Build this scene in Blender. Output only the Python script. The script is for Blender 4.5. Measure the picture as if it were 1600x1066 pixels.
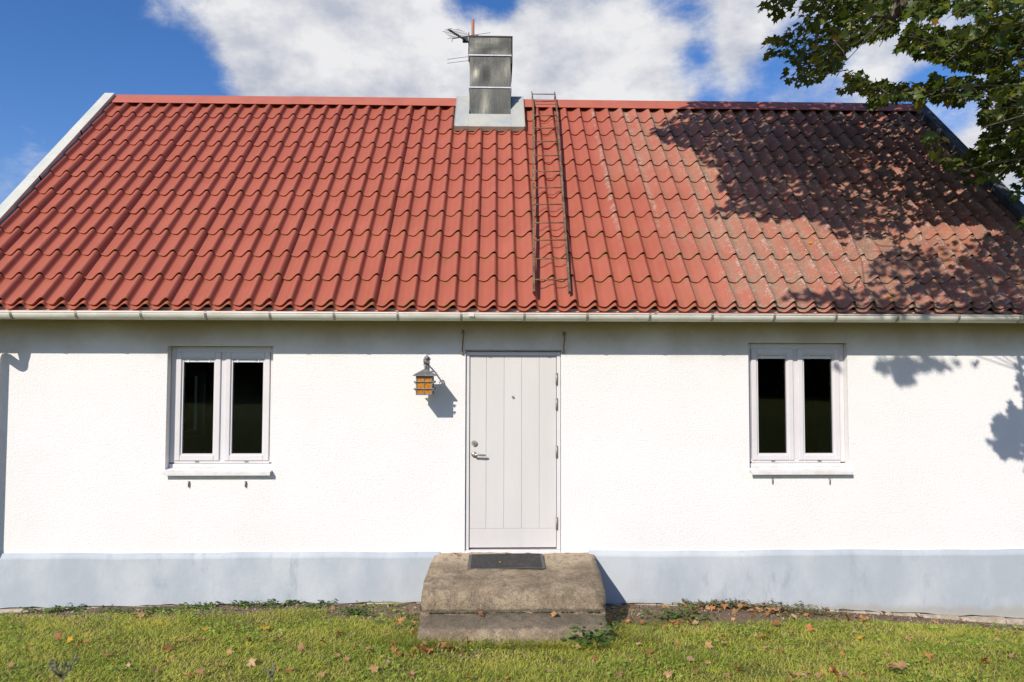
import bpy, math, random
import numpy as np
from mathutils import Vector, Matrix
R = math.radians
rng = np.random.default_rng(11); random.seed(5)
sc = bpy.context.scene; col = sc.collection
for o in list(bpy.data.objects): bpy.data.objects.remove(o)

# ------------------------------------------------------------------ camera
F, CX, CY = 1067., 800., 533.
yaw, pitch, roll = R(1.4), R(2.3), R(0.12)
CAM = np.array([0, -7.1, 2.44])
fwd = np.array([math.sin(yaw)*math.cos(pitch), math.cos(yaw)*math.cos(pitch), math.sin(pitch)])
r0 = np.array([math.cos(yaw), -math.sin(yaw), 0]); u0 = np.cross(r0, fwd)
right = math.cos(roll)*r0 + math.sin(roll)*u0; up = -math.sin(roll)*r0 + math.cos(roll)*u0
cd = bpy.data.cameras.new('camera'); cam = bpy.data.objects.new('camera', cd); col.objects.link(cam)
cd.sensor_width = 36; cd.sensor_fit = 'HORIZONTAL'; cd.lens = F/1600*36; cd.clip_start = .05; cd.clip_end = 2000
cd.dof.use_dof = True; cd.dof.focus_distance = 7.3; cd.dof.aperture_fstop = 4.0
M = Matrix.Identity(4)
for i in range(3):
    M[i][0], M[i][1], M[i][2], M[i][3] = right[i], up[i], -fwd[i], CAM[i]
cam.matrix_world = M; sc.camera = cam
def ray(px, py): return fwd + right*((px-CX)/F) + up*((CY-py)/F)
def at(px, py, y=0.):
    d = ray(px, py); return CAM + d*((y-CAM[1])/d[1])
def onplane(px, py, n, p0):
    d = ray(px, py); return CAM + d*(np.dot(n, np.asarray(p0)-CAM)/np.dot(n, d))
def proj(P):
    v = np.asarray(P, float)-CAM; d = v@fwd
    d = np.where(np.abs(d) < 1e-6, 1e-6, d)
    return CX+F*(v@right)/d, CY-F*(v@up)/d, d

# ------------------------------------------------------------------ sun, sky, exposure
SA, SB = .61, .79                                # sideways and downward run of a sunbeam per metre towards the wall
SUN = np.array([SA, 1., -SB])
elev = math.atan2(SB, math.hypot(SA, 1.))
sd = bpy.data.lights.new('sun', 'SUN'); sd.energy = 5.0; sd.angle = R(.53); sd.color = (1, .93, .84)
so = bpy.data.objects.new('sun', sd); col.objects.link(so)
so.rotation_euler = Vector(SUN).to_track_quat('-Z', 'Y').to_euler(); so.location = (-8, -12, 14)
w = bpy.data.worlds.new('World'); sc.world = w; w.use_nodes = True
nt = w.node_tree; nt.nodes.clear(); N = nt.nodes; L = nt.links
def wn(t, **k):
    n = N.new(t)
    for a, b in k.items(): setattr(n, a, b)
    return n
def wm(op, a, b=None, c=None, clamp=False):
    n = wn('ShaderNodeMath', operation=op, use_clamp=clamp)
    for i, v in enumerate((a, b, c)):
        if v is None: continue
        if isinstance(v, (int, float)): n.inputs[i].default_value = v
        else: L.new(v, n.inputs[i])
    return n.outputs[0]
sky = wn('ShaderNodeTexSky', sky_type='NISHITA', sun_disc=False, sun_elevation=elev,
         sun_rotation=math.atan2(-SA, -1.), altitude=50, air_density=1.0, dust_density=.4, ozone_density=2.0)
tc = wn('ShaderNodeTexCoord'); gen = tc.outputs['Generated']
def wnoise(scale, det, rough, off=(0, 0, 0), sq=(1, 1, 1.6)):
    mp = wn('ShaderNodeMapping'); mp.inputs['Scale'].default_value = sq; mp.inputs['Location'].default_value = off
    L.new(gen, mp.inputs['Vector'])
    n = wn('ShaderNodeTexNoise'); n.inputs['Scale'].default_value = scale; n.inputs['Detail'].default_value = det
    n.inputs['Roughness'].default_value = rough; L.new(mp.outputs[0], n.inputs['Vector'])
    return n.outputs['Fac']
def blob(px, py, rad, wgt):
    d = ray(px, py); d = d/np.linalg.norm(d); a = math.atan(rad/F)
    dt = wn('ShaderNodeVectorMath', operation='DOT_PRODUCT'); L.new(gen, dt.inputs[0]); dt.inputs[1].default_value = d
    mr = wn('ShaderNodeMapRange', interpolation_type='SMOOTHSTEP'); L.new(dt.outputs['Value'], mr.inputs[0])
    mr.inputs[1].default_value = math.cos(a*1.35); mr.inputs[2].default_value = math.cos(a*.35)
    mr.inputs[3].default_value = 0; mr.inputs[4].default_value = wgt
    return mr.outputs[0]
n1 = wnoise(5.5, 10, .66, (1.3, .2, 4.)); n2 = wnoise(19, 8, .68, (5, 3, 1))
dens = wm('ADD', wm('MULTIPLY', n1, .82), wm('MULTIPLY', n2, .36))
for b in [(430, 30, 150, .36), (560, 90, 170, .44), (690, 130, 120, .34), (880, 90, 120, .42), (990, 125, 90, .36), (930, 190, 120, .25),
          (1300, 50, 230, .27), (1110, 20, 90, .2), (1515, 205, 70, .36), (1590, 270, 60, .25), (90, 170, 120, .075), (30, 225, 120, .08), (170, 130, 50, .05),
          (130, 40, 210, -.22), (290, 130, 70, -.22), (745, 5, 55, -.35), (1052, 62, 62, -.3), (1085, 125, 45, -.25), (1235, 140, 80, -.28), (1150, 95, 40, .12), (1460, 165, 50, -.3), (1560, 120, 70, -.15)]:
    dens = wm('ADD', dens, blob(*b))
mr = wn('ShaderNodeMapRange', interpolation_type='SMOOTHSTEP'); L.new(dens, mr.inputs[0])
mr.inputs[1].default_value = .57; mr.inputs[2].default_value = .96; mask = mr.outputs[0]
shade = wnoise(8, 6, .55, (2, 7, 3))
cr = wn('ShaderNodeValToRGB'); L.new(wm('ADD', wm('ADD', wm('MULTIPLY', shade, .95), wm('MULTIPLY', n2, .3)), wm('MULTIPLY', mr.outputs[0], .02)), cr.inputs[0])
cr.color_ramp.elements[0].position = .50; cr.color_ramp.elements[0].color = (5.0, 5.35, 6.3, 1)
cr.color_ramp.elements[1].position = .74; cr.color_ramp.elements[1].color = (8.7, 8.7, 8.85, 1)
hs = wn('ShaderNodeHueSaturation'); hs.inputs['Saturation'].default_value = 1.3; hs.inputs['Value'].default_value = 1.18
L.new(sky.outputs[0], hs.inputs['Color'])
tn = wn('ShaderNodeMix', data_type='RGBA', blend_type='MULTIPLY'); tn.inputs[0].default_value = 1.; tn.inputs[7].default_value = (1.1, 1.05, 1.28, 1); L.new(hs.outputs[0], tn.inputs[6])
mx = wn('ShaderNodeMix', data_type='RGBA'); L.new(mask, mx.inputs[0]); L.new(tn.outputs[2], mx.inputs[6]); L.new(cr.outputs[0], mx.inputs[7])
bg = wn('ShaderNodeBackground'); bg.inputs[1].default_value = .1; L.new(mx.outputs[2], bg.inputs[0])
wo = wn('ShaderNodeOutputWorld'); L.new(bg.outputs[0], wo.inputs[0])
vs = sc.view_settings; vs.view_transform = 'Standard'; vs.look = 'None'; vs.gamma = 1; vs.exposure = -.04; vs.use_curve_mapping = False
sc.cycles.max_bounces = 6; sc.cycles.diffuse_bounces = 3; sc.cycles.glossy_bounces = 3; sc.cycles.transmission_bounces = 4; sc.cycles.transparent_max_bounces = 8; sc.cycles.caustics_reflective = False; sc.cycles.caustics_refractive = False

# ------------------------------------------------------------------ material helpers
class Mat:
    def __init__(s, name, rough=.8, metal=0., spec=.5):
        s.m = bpy.data.materials.new(name); s.m.use_nodes = True; s.t = s.m.node_tree
        s.b = s.t.nodes['Principled BSDF']; s.out = s.t.nodes['Material Output']
        s.b.inputs['Roughness'].default_value = rough; s.b.inputs['Metallic'].default_value = metal
        s.b.inputs['Specular IOR Level'].default_value = spec
        s._pos = None
    def n(s, t, **k):
        n = s.t.nodes.new(t)
        for a, b in k.items(): setattr(n, a, b)
        return n
    def l(s, a, b): s.t.links.new(a, b)
    def pos(s):
        if s._pos is None: s._pos = s.n('ShaderNodeNewGeometry').outputs['Position']
        return s._pos
    def math(s, op, a, b=None, c=None, clamp=False):
        n = s.n('ShaderNodeMath', operation=op, use_clamp=clamp)
        for i, v in enumerate((a, b, c)):
            if v is None: continue
            if isinstance(v, (int, float)): n.inputs[i].default_value = v
            else: s.l(v, n.inputs[i])
        return n.outputs[0]
    def noise(s, scale, det=4, rough=.6, sq=(1, 1, 1), off=(0, 0, 0), vec=None):
        mp = s.n('ShaderNodeMapping'); mp.inputs['Scale'].default_value = sq; mp.inputs['Location'].default_value = off
        s.l(vec or s.pos(), mp.inputs['Vector'])
        n = s.n('ShaderNodeTexNoise'); n.inputs['Scale'].default_value = scale; n.inputs['Detail'].default_value = det
        n.inputs['Roughness'].default_value = rough; s.l(mp.outputs[0], n.inputs['Vector'])
        return n.outputs['Fac']
    def voro(s, scale, feat='F1', sq=(1, 1, 1)):
        mp = s.n('ShaderNodeMapping'); mp.inputs['Scale'].default_value = sq; s.l(s.pos(), mp.inputs['Vector'])
        n = s.n('ShaderNodeTexVoronoi', feature=feat); n.inputs['Scale'].default_value = scale; s.l(mp.outputs[0], n.inputs['Vector'])
        return n.outputs['Distance']
    def step(s, v, a, b, lo=0., hi=1.):
        n = s.n('ShaderNodeMapRange', interpolation_type='SMOOTHSTEP'); s.l(v, n.inputs[0])
        for i, x in enumerate((a, b, lo, hi)): n.inputs[i+1].default_value = x
        return n.outputs[0]
    def mix(s, f, a, b, mode='MIX'):
        n = s.n('ShaderNodeMix', data_type='RGBA', blend_type=mode)
        for i, v in ((0, f), (6, a), (7, b)):
            if isinstance(v, (int, float)): n.inputs[i].default_value = v
            elif isinstance(v, tuple): n.inputs[i].default_value = v if len(v) == 4 else (*v, 1)
            else: s.l(v, n.inputs[i])
        return n.outputs[2]
    def sep(s):
        n = s.n('ShaderNodeSeparateXYZ'); s.l(s.pos(), n.inputs[0]); return n.outputs
    def color(s, v):
        if isinstance(v, tuple): s.b.inputs['Base Color'].default_value = (*v, 1)
        else: s.l(v, s.b.inputs['Base Color'])
        return s
    def bump(s, v, dist=.01, strength=1.):
        n = s.n('ShaderNodeBump'); n.inputs['Distance'].default_value = dist; n.inputs['Strength'].default_value = strength
        s.l(v, n.inputs['Height']); s.l(n.outputs[0], s.b.inputs['Normal']); return s
    def attr(s, name='Col'):
        return s.n('ShaderNodeVertexColor', layer_name=name).outputs[0]
    def translucent(s, colr, f):
        tr = s.n('ShaderNodeBsdfTranslucent'); mx = s.n('ShaderNodeMixShader'); mx.inputs[0].default_value = f
        if isinstance(colr, tuple): tr.inputs[0].default_value = (*colr, 1)
        else: s.l(colr, tr.inputs[0])
        s.l(s.b.outputs[0], mx.inputs[1]); s.l(tr.outputs[0], mx.inputs[2]); s.l(mx.outputs[0], s.out.inputs[0]); return s

# plaster
m = Mat('rough_cast_plaster', .92, spec=.2)
big = m.noise(1.1, 5, .6); fine = m.noise(120, 4, .7); mid = m.noise(55, 3, .6)
pits = m.step(m.voro(42), .0, .25)
x, y, z = m.sep()
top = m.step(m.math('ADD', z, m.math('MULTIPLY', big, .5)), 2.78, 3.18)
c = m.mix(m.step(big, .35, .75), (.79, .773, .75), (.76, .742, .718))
c = m.mix(m.math('MULTIPLY', top, .9), c, (.42, .355, .25))  # under-eave shade and warm soffit bounce painted into the wall colour
spk = m.step(m.noise(140, 2, .5, off=(3, 0, 0)), .73, .78)
c = m.mix(m.math('MULTIPLY', spk, .35), c, (.45, .43, .38))
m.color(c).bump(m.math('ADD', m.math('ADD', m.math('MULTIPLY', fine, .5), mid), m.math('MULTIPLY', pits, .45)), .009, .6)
plaster = m.m
# plinth paint
m = Mat('blue_grey_plinth_paint', .85, spec=.25)
a = m.noise(1.3, 6, .62, (1, 1, .55)); b = m.noise(3.2, 5, .65, (1.4, 1, .5), (4, 2, 1)); g = m.noise(70, 3, .6)
c = m.mix(m.step(a, .38, .66), (.385, .425, .46), (.50, .53, .55))
c = m.mix(m.math('MULTIPLY', m.step(b, .56, .74), .7), c, (.285, .33, .375))
cr_ = m.voro(.85, 'DISTANCE_TO_EDGE', (1, 1, .45)); wob = m.noise(6, 4, .6)
crack = m.step(m.math('ADD', cr_, m.math('MULTIPLY', m.math('SUBTRACT', wob, .5), .05)), .0, .0022, 1, 0)
crack = m.math('MULTIPLY', crack, m.step(m.noise(.9, 2, .5, off=(9, 0, 0)), .5, .6))
x, y, z = m.sep()
low = m.step(m.math('ADD', m.math('ADD', z, m.math('MULTIPLY', m.math('ABSOLUTE', x), .018)), m.math('MULTIPLY', m.noise(4, 4, .6, off=(1, 5, 0)), -.16)), -.05, .04, 1, 0)
c = m.mix(m.math('MULTIPLY', low, .75), c, (.36, .345, .30))
m.color(c).bump(m.math('ADD', m.math('MULTIPLY', g, .3), m.noise(9, 4, .6)), .008, .5)
plinth_m = m.m
m = Mat('pale_footing_stone', .95, spec=.2)
c = m.mix(m.step(m.noise(9, 5, .7), .35, .7), (.42, .35, .26), (.62, .55, .44))
m.color(m.mix(m.step(m.noise(30, 3), .6, .7), c, (.2, .16, .12))).bump(m.noise(25, 5, .7), .02, .8)
footing_m = m.m

# roof tiles
TH = R(46.6); CT, ST = math.cos(TH), math.sin(TH)
YE, ZE = -.35, 3.035; ROW, WAVE = .3935, .2
XC = at(67.5, 478, YE)[0]                        # one roll's crest at the eave
YR = 2.676
m = Mat('weathered_red_roof', .5, spec=.35)
x, y, z = m.sep()
ph = m.math('FRACT', m.math('ADD', m.math('DIVIDE', m.math('SUBTRACT', x, XC), WAVE), 100))
rowp = m.math('FRACT', m.math('ADD', m.math('DIVIDE', m.math('SUBTRACT', y, YE), CT*ROW), 100.03))
rough_n = m.noise(1.4, 5, .6); fine = m.noise(46, 4, .7); med = m.noise(9, 5, .65)
red = m.mix(m.step(rough_n, .3, .7), (.385, .112, .069), (.35, .097, .059))
red = m.mix(m.math('MULTIPLY', m.step(m.noise(3, 4, .6, off=(3, 1, 2)), .5, .75), .22), red, (.47, .15, .10))
xw = m.math('ADD', x, m.math('MULTIPLY', m.math('SUBTRACT', m.noise(1.2, 4, .6, (1, .35, .35)), .5), 3.0))
aged = m.step(xw, 1.2, 2.9)
# algae under the noses and in the pans
alg = m.math('MULTIPLY', m.step(rowp, .74, .99), m.step(med, .46, .66))
lowz = m.step(z, 5.6, 3.4)
alg = m.math('MULTIPLY', alg, m.math('MULTIPLY', lowz, m.step(x, -5.5, -.5, .35, .9)))
red = m.mix(m.math('MULTIPLY', alg, .8), red, (.19, .13, .03))
och = m.math('MULTIPLY', m.step(m.noise(2.1, 4, .6, (1, .5, .5), (7, 3, 0)), .55, .7), m.step(x, .8, 2.2))
red = m.mix(m.math('MULTIPLY', och, .4), red, (.32, .15, .035))
# dust and lichen
pan = m.step(m.math('ABSOLUTE', m.math('SUBTRACT', ph, .26)), .05, .22, 1, 0)
rim = m.step(m.math('ABSOLUTE', m.math('SUBTRACT', ph, .90)), .02, .2, 1, 0)
dirt = m.math('MULTIPLY', aged, m.math('MULTIPLY', pan, m.step(med, .22, .5)))
red = m.mix(m.math('MULTIPLY', aged, m.step(m.noise(2.7, 5, .65, off=(1, 1, 1)), .35, .7, .15, .7)), red, (.345, .19, .128))
run = m.math('MULTIPLY', aged, m.step(m.noise(6, 5, .7, (1.6, .22, .22), (2, 5, 1)), .48, .66))
red = m.mix(m.math('MULTIPLY', run, .6), red, (.25, .175, .12))
red = m.mix(m.math('MULTIPLY', dirt, .95), red, (.22, .165, .118))
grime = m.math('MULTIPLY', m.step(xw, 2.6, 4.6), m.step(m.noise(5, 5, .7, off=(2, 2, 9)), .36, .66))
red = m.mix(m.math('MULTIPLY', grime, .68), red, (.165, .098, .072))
spot = m.step(m.math('ADD', m.math('MULTIPLY', fine, .75), m.math('MULTIPLY', med, .4)), .60, .66)
spot = m.math('MULTIPLY', spot, m.math('MULTIPLY', aged, m.math('ADD', .3, m.math('MAXIMUM', m.math('MULTIPLY', pan, .5), m.math('MULTIPLY', rim, .7)))))
red = m.mix(m.math('MULTIPLY', spot, .8, clamp=True), red, (.45, .38, .30))
# two pale streaks running down from the ridge
for xs in (at(985, 200, 2.2)[0], at(935, 230, 1.9)[0]):
    st = m.step(m.math('ABSOLUTE', m.math('ADD', m.math('SUBTRACT', x, xs), m.math('MULTIPLY', m.math('SUBTRACT', m.noise(5, 3), .5), .06))), .01, .04, 1, 0)
    st = m.math('MULTIPLY', st, m.math('MULTIPLY', m.step(z, 3.6, 4.4), m.step(m.noise(12, 4, .7), .42, .68)))
    red = m.mix(m.math('MULTIPLY', st, .8), red, (.40, .33, .25))
m.color(red).bump(m.math('ADD', m.math('MULTIPLY', fine, .5), spot), .004, .35)
m.l(m.math('ADD', .42, m.math('MULTIPLY', aged, .4)), m.b.inputs['Roughness'])
tile_m = m.m
m = Mat('red_painted_sheet', .4)
m.color(m.mix(m.step(m.noise(4, 4), .4, .7), (.46, .137, .083), (.42, .118, .074))); redsheet = m.m
m = Mat('dark_roof_underlay', .9); m.color(m.mix(m.noise(20), (.03, .025, .022), (.06, .05, .04))); dark_m = m.m

def metal(name, ca, cb, rough, met, sc_=3., streak=(1, 1, .3), bumpd=.003):
    m = Mat(name, rough, met)
    a = m.noise(sc_, 5, .65, streak); b = m.noise(40, 3, .6)
    m.color(m.mix(m.step(m.math('ADD', m.math('MULTIPLY', a, .8), m.math('MULTIPLY', b, .2)), .35, .65), ca, cb))
    m.l(m.math('ADD', rough-.1, m.math('MULTIPLY', b, .22)), m.b.inputs['Roughness'])
    m.bump(m.math('ADD', a, m.math('MULTIPLY', b, .1)), bumpd, .6); return m.m
galv = metal('galvanised_sheet', (.52, .525, .46), (.62, .61, .52), .55, .1)
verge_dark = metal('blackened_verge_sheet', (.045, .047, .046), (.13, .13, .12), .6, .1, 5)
flash_m = metal('grey_chimney_flashing', (.40, .42, .42), (.52, .515, .43), .55, .15)
clad_m = metal('stained_metal_cladding', (.125, .122, .1), (.155, .15, .123), .38, .6, 7, (2, 1, .5), .004)
band_m = metal('bright_seam_band', (.52, .53, .54), (.62, .63, .64), .4, .4)
black_m = metal('black_metal', (.02, .02, .02), (.045, .045, .04), .5, .3)
rust = metal('rusty_steel', (.20, .10, .055), (.33, .24, .15), .8, .15, 20, (1, 1, 1))
lad_m = metal('rust_brown_steel', (.085, .05, .034), (.24, .17, .085), .8, .1, 14, (1, 1, 1))
mast_m = metal('brown_red_pipe', (.30, .12, .075), (.36, .17, .11), .6, .1, 12)
ant_m = metal('grey_antenna_metal', (.06, .055, .055), (.13, .125, .125), .5, .4, 20)
lan_m = metal('weathered_grey_iron', (.14, .14, .142), (.25, .246, .243), .6, .3, 18, (1, 1, 1))
brass = metal('worn_nickel', (.50, .44, .34), (.62, .57, .48), .35, .8, 30, (1, 1, 1))
hinge_m = metal('grey_hinge_steel', (.24, .23, .20), (.36, .34, .30), .5, .5, 30, (1, 1, 1))

m = Mat('cream_gutter_enamel', .42)
x, y, z = m.sep()
g = m.noise(7, 5, .65, (.6, 1, 1)); chip = m.step(m.noise(26, 4, .7, (.35, 1, 1)), .64, .68)
c = m.mix(m.step(g, .35, .7), (.70, .685, .61), (.58, .56, .47))
c = m.mix(m.math('MULTIPLY', chip, m.step(z, 2.955, 2.985)), c, (.09, .08, .07)); m.color(c).bump(g, .003, .4); gutter_m = m.m
m = Mat('pale_grey_door_paint', .45)
m.color(m.mix(m.step(m.noise(2.5, 4, .6, (1, 1, .2)), .35, .7), (.60, .575, .55), (.64, .615, .59))).bump(m.noise(60, 3, .6, (1, 1, .12)), .002, .35); door_m = m.m
m = Mat('white_window_plastic', .35)
m.color(m.mix(m.step(m.noise(3, 4), .35, .7), (.665, .64, .64), (.63, .605, .605))); frame_m = m.m
m = Mat('white_sill_metal', .4)
m.color(m.mix(m.step(m.noise(9, 5, .7), .35, .75), (.74, .72, .71), (.62, .59, .56))); sill_m = m.m
m = Mat('white_blind', .5); m.color(m.mix(m.noise(8), (.66, .68, .66), (.74, .75, .73))); blind_m = m.m
m = Mat('interior_paint', .9); m.color(m.mix(m.noise(3), (.11, .10, .085), (.16, .145, .125))); room_m = m.m
m = Mat('timber_soffit', .8); m.color(m.mix(m.noise(6, 4, .6, (.3, 3, 3)), (.40, .36, .28), (.5, .46, .38))); soffit_m = m.m
# glass
m = Mat('window_glass'); t = m.t
gl = m.n('ShaderNodeBsdfGlossy'); gl.inputs['Roughness'].default_value = .015; gl.inputs['Color'].default_value = (.9, .95, .92, 1)
tr = m.n('ShaderNodeBsdfTransparent'); tr.inputs[0].default_value = (.80, .86, .82, 1)
fr = m.n('ShaderNodeFresnel'); fr.inputs[0].default_value = 1.45; ms = m.n('ShaderNodeMixShader')
m.l(fr.outputs[0], ms.inputs[0]); m.l(tr.outputs[0], ms.inputs[1]); m.l(gl.outputs[0], ms.inputs[2]); m.l(ms.outputs[0], m.out.inputs[0]); glass_m = m.m
m = Mat('amber_lantern_glass', .18)
c = m.mix(m.step(m.noise(55, 4, .7), .35, .68), (.48, .16, .006), (.80, .34, .02)); m.color(c).bump(m.noise(70, 3), .004, .7); m.translucent(c, .25); amber = m.m
# concrete
m = Mat('old_worn_concrete', .95, spec=.2)
x, y, z = m.sep()
a = m.noise(2.6, 6, .68); b = m.noise(16, 5, .72); d = m.noise(85, 3, .7)
c = m.mix(m.step(a, .34, .66), (.26, .19, .12), (.47, .365, .24))
worn = m.step(m.math('ADD', m.math('SUBTRACT', y, m.math('MULTIPLY', m.math('ABSOLUTE', m.math('SUBTRACT', x, .2)), .25)), m.math('MULTIPLY', m.math('SUBTRACT', b, .5), .5)), -.62, -.38)
c = m.mix(m.math('MULTIPLY', worn, .8), c, (.60, .48, .33))
c = m.mix(m.math('MULTIPLY', m.step(b, .5, .64), .65), c, (.15, .118, .08))
c = m.mix(m.math('MULTIPLY', m.step(d, .56, .66), .5), c, (.44, .39, .31))
c = m.mix(m.math('MULTIPLY', m.step(m.voro(45), .0, .16, 1, 0), .5), c, (.17, .15, .125))
c = m.mix(m.math('MULTIPLY', m.step(m.noise(6, 5, .7, off=(4, 4, 4)), .63, .72), .45), c, (.11, .105, .05))
patch = m.step(m.noise(7, 6, .75, (1, 1.4, 1), (3, 7, 5)), .45, .62)
c = m.mix(m.math('MULTIPLY', m.math('MULTIPLY', patch, m.step(y, -.3, -.55)), .6), c, (.15, .12, .082))
tread = m.math('MULTIPLY', m.step(y, -.95, -.99), m.step(m.math('ADD', z, m.math('MULTIPLY', b, .03)), .255, .272))
c = m.mix(m.math('MULTIPLY', tread, .6), c, (.12, .10, .078))
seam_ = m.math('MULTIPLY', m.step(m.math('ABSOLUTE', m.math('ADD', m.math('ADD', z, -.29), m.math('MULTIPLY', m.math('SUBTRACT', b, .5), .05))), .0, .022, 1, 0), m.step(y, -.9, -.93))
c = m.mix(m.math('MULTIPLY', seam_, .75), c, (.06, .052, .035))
nosew = m.math('MULTIPLY', m.step(m.math('ABSOLUTE', m.math('ADD', y, .72)), .0, .22, 1, 0), m.step(m.noise(5, 5, .75, (.5, 1, 1), (8, 1, 2)), .42, .62))
c = m.mix(m.math('MULTIPLY', nosew, .55), c, (.13, .108, .078))
grain = m.noise(150, 2, .6)
c = m.mix(m.math('MULTIPLY', m.step(grain, .56, .66), .55), c, (.50, .44, .35)); c = m.mix(m.math('MULTIPLY', m.step(grain, .46, .36), .5), c, (.09, .075, .055))
m.color(c).bump(m.math('ADD', m.math('ADD', m.math('MULTIPLY', d, .7), b), m.math('MULTIPLY', grain, .4)), .018, 1.); concrete = m.m
m = Mat('moss', .95); m.color(m.mix(m.noise(30), (.03, .035, .012), (.08, .075, .03))).bump(m.noise(60), .01); gap_shade_m = m.m
m = Mat('charcoal_rubber_mat', .75)
x, y, z = m.sep()
rib = m.math('SINE', m.math('MULTIPLY', x, 2*math.pi/.012))
m.color(m.mix(m.step(m.noise(14, 4, .7), .4, .75), (.038, .036, .034), (.075, .069, .06))).bump(rib, .004, .8); mat_m = m.m
m = Mat('grey_mat_border', .8); m.color(m.mix(m.noise(20), (.085, .082, .078), (.12, .115, .105))); matb_m = m.m
# vegetation
m = Mat('lawn_soil', 1., spec=.1)
x, y, z = m.sep()
a = m.noise(3, 6, .7); b = m.noise(40, 5, .75)
soil = m.mix(m.step(b, .35, .7), (.16, .108, .072), (.34, .25, .18))
gr = m.mix(m.step(b, .3, .7), (.12, .13, .025), (.22, .21, .06))
gm = m.math('MAXIMUM', m.step(y, .1, .4), m.step(m.math('ADD', y, m.math('MULTIPLY', m.math('SUBTRACT', a, .5), .5)), -.42, -.72))
m.color(m.mix(gm, soil, gr)).bump(b, .03, .9); soil_m = m.m
def leafmat(name, f=.35, rough=.5):
    m = Mat(name, rough, spec=.35); c = m.attr(); m.color(c); m.translucent(m.mix(1., c, (1.25, 1.2, .7), 'MULTIPLY'), f); return m.m
leaf_m = leafmat('maple_leaf', .45, .42); grass_m = leafmat('grass_blade', .42, .55); dry_m = leafmat('dry_leaf', .2, .75); weed_m = leafmat('weed_leaf', .3, .55)
m = Mat('maple_bark', .9); m.color(m.mix(m.step(m.noise(12, 5, .7, (1, 1, .25)), .35, .65), (.055, .045, .033), (.13, .11, .085))).bump(m.noise(22, 5, .7, (1, 1, .25)), .02); bark_m = m.m
m = Mat('dry_umbel_stem', .9); m.color(m.mix(m.noise(40), (.13, .12, .08), (.2, .185, .12))); umb_m = m.m

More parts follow.
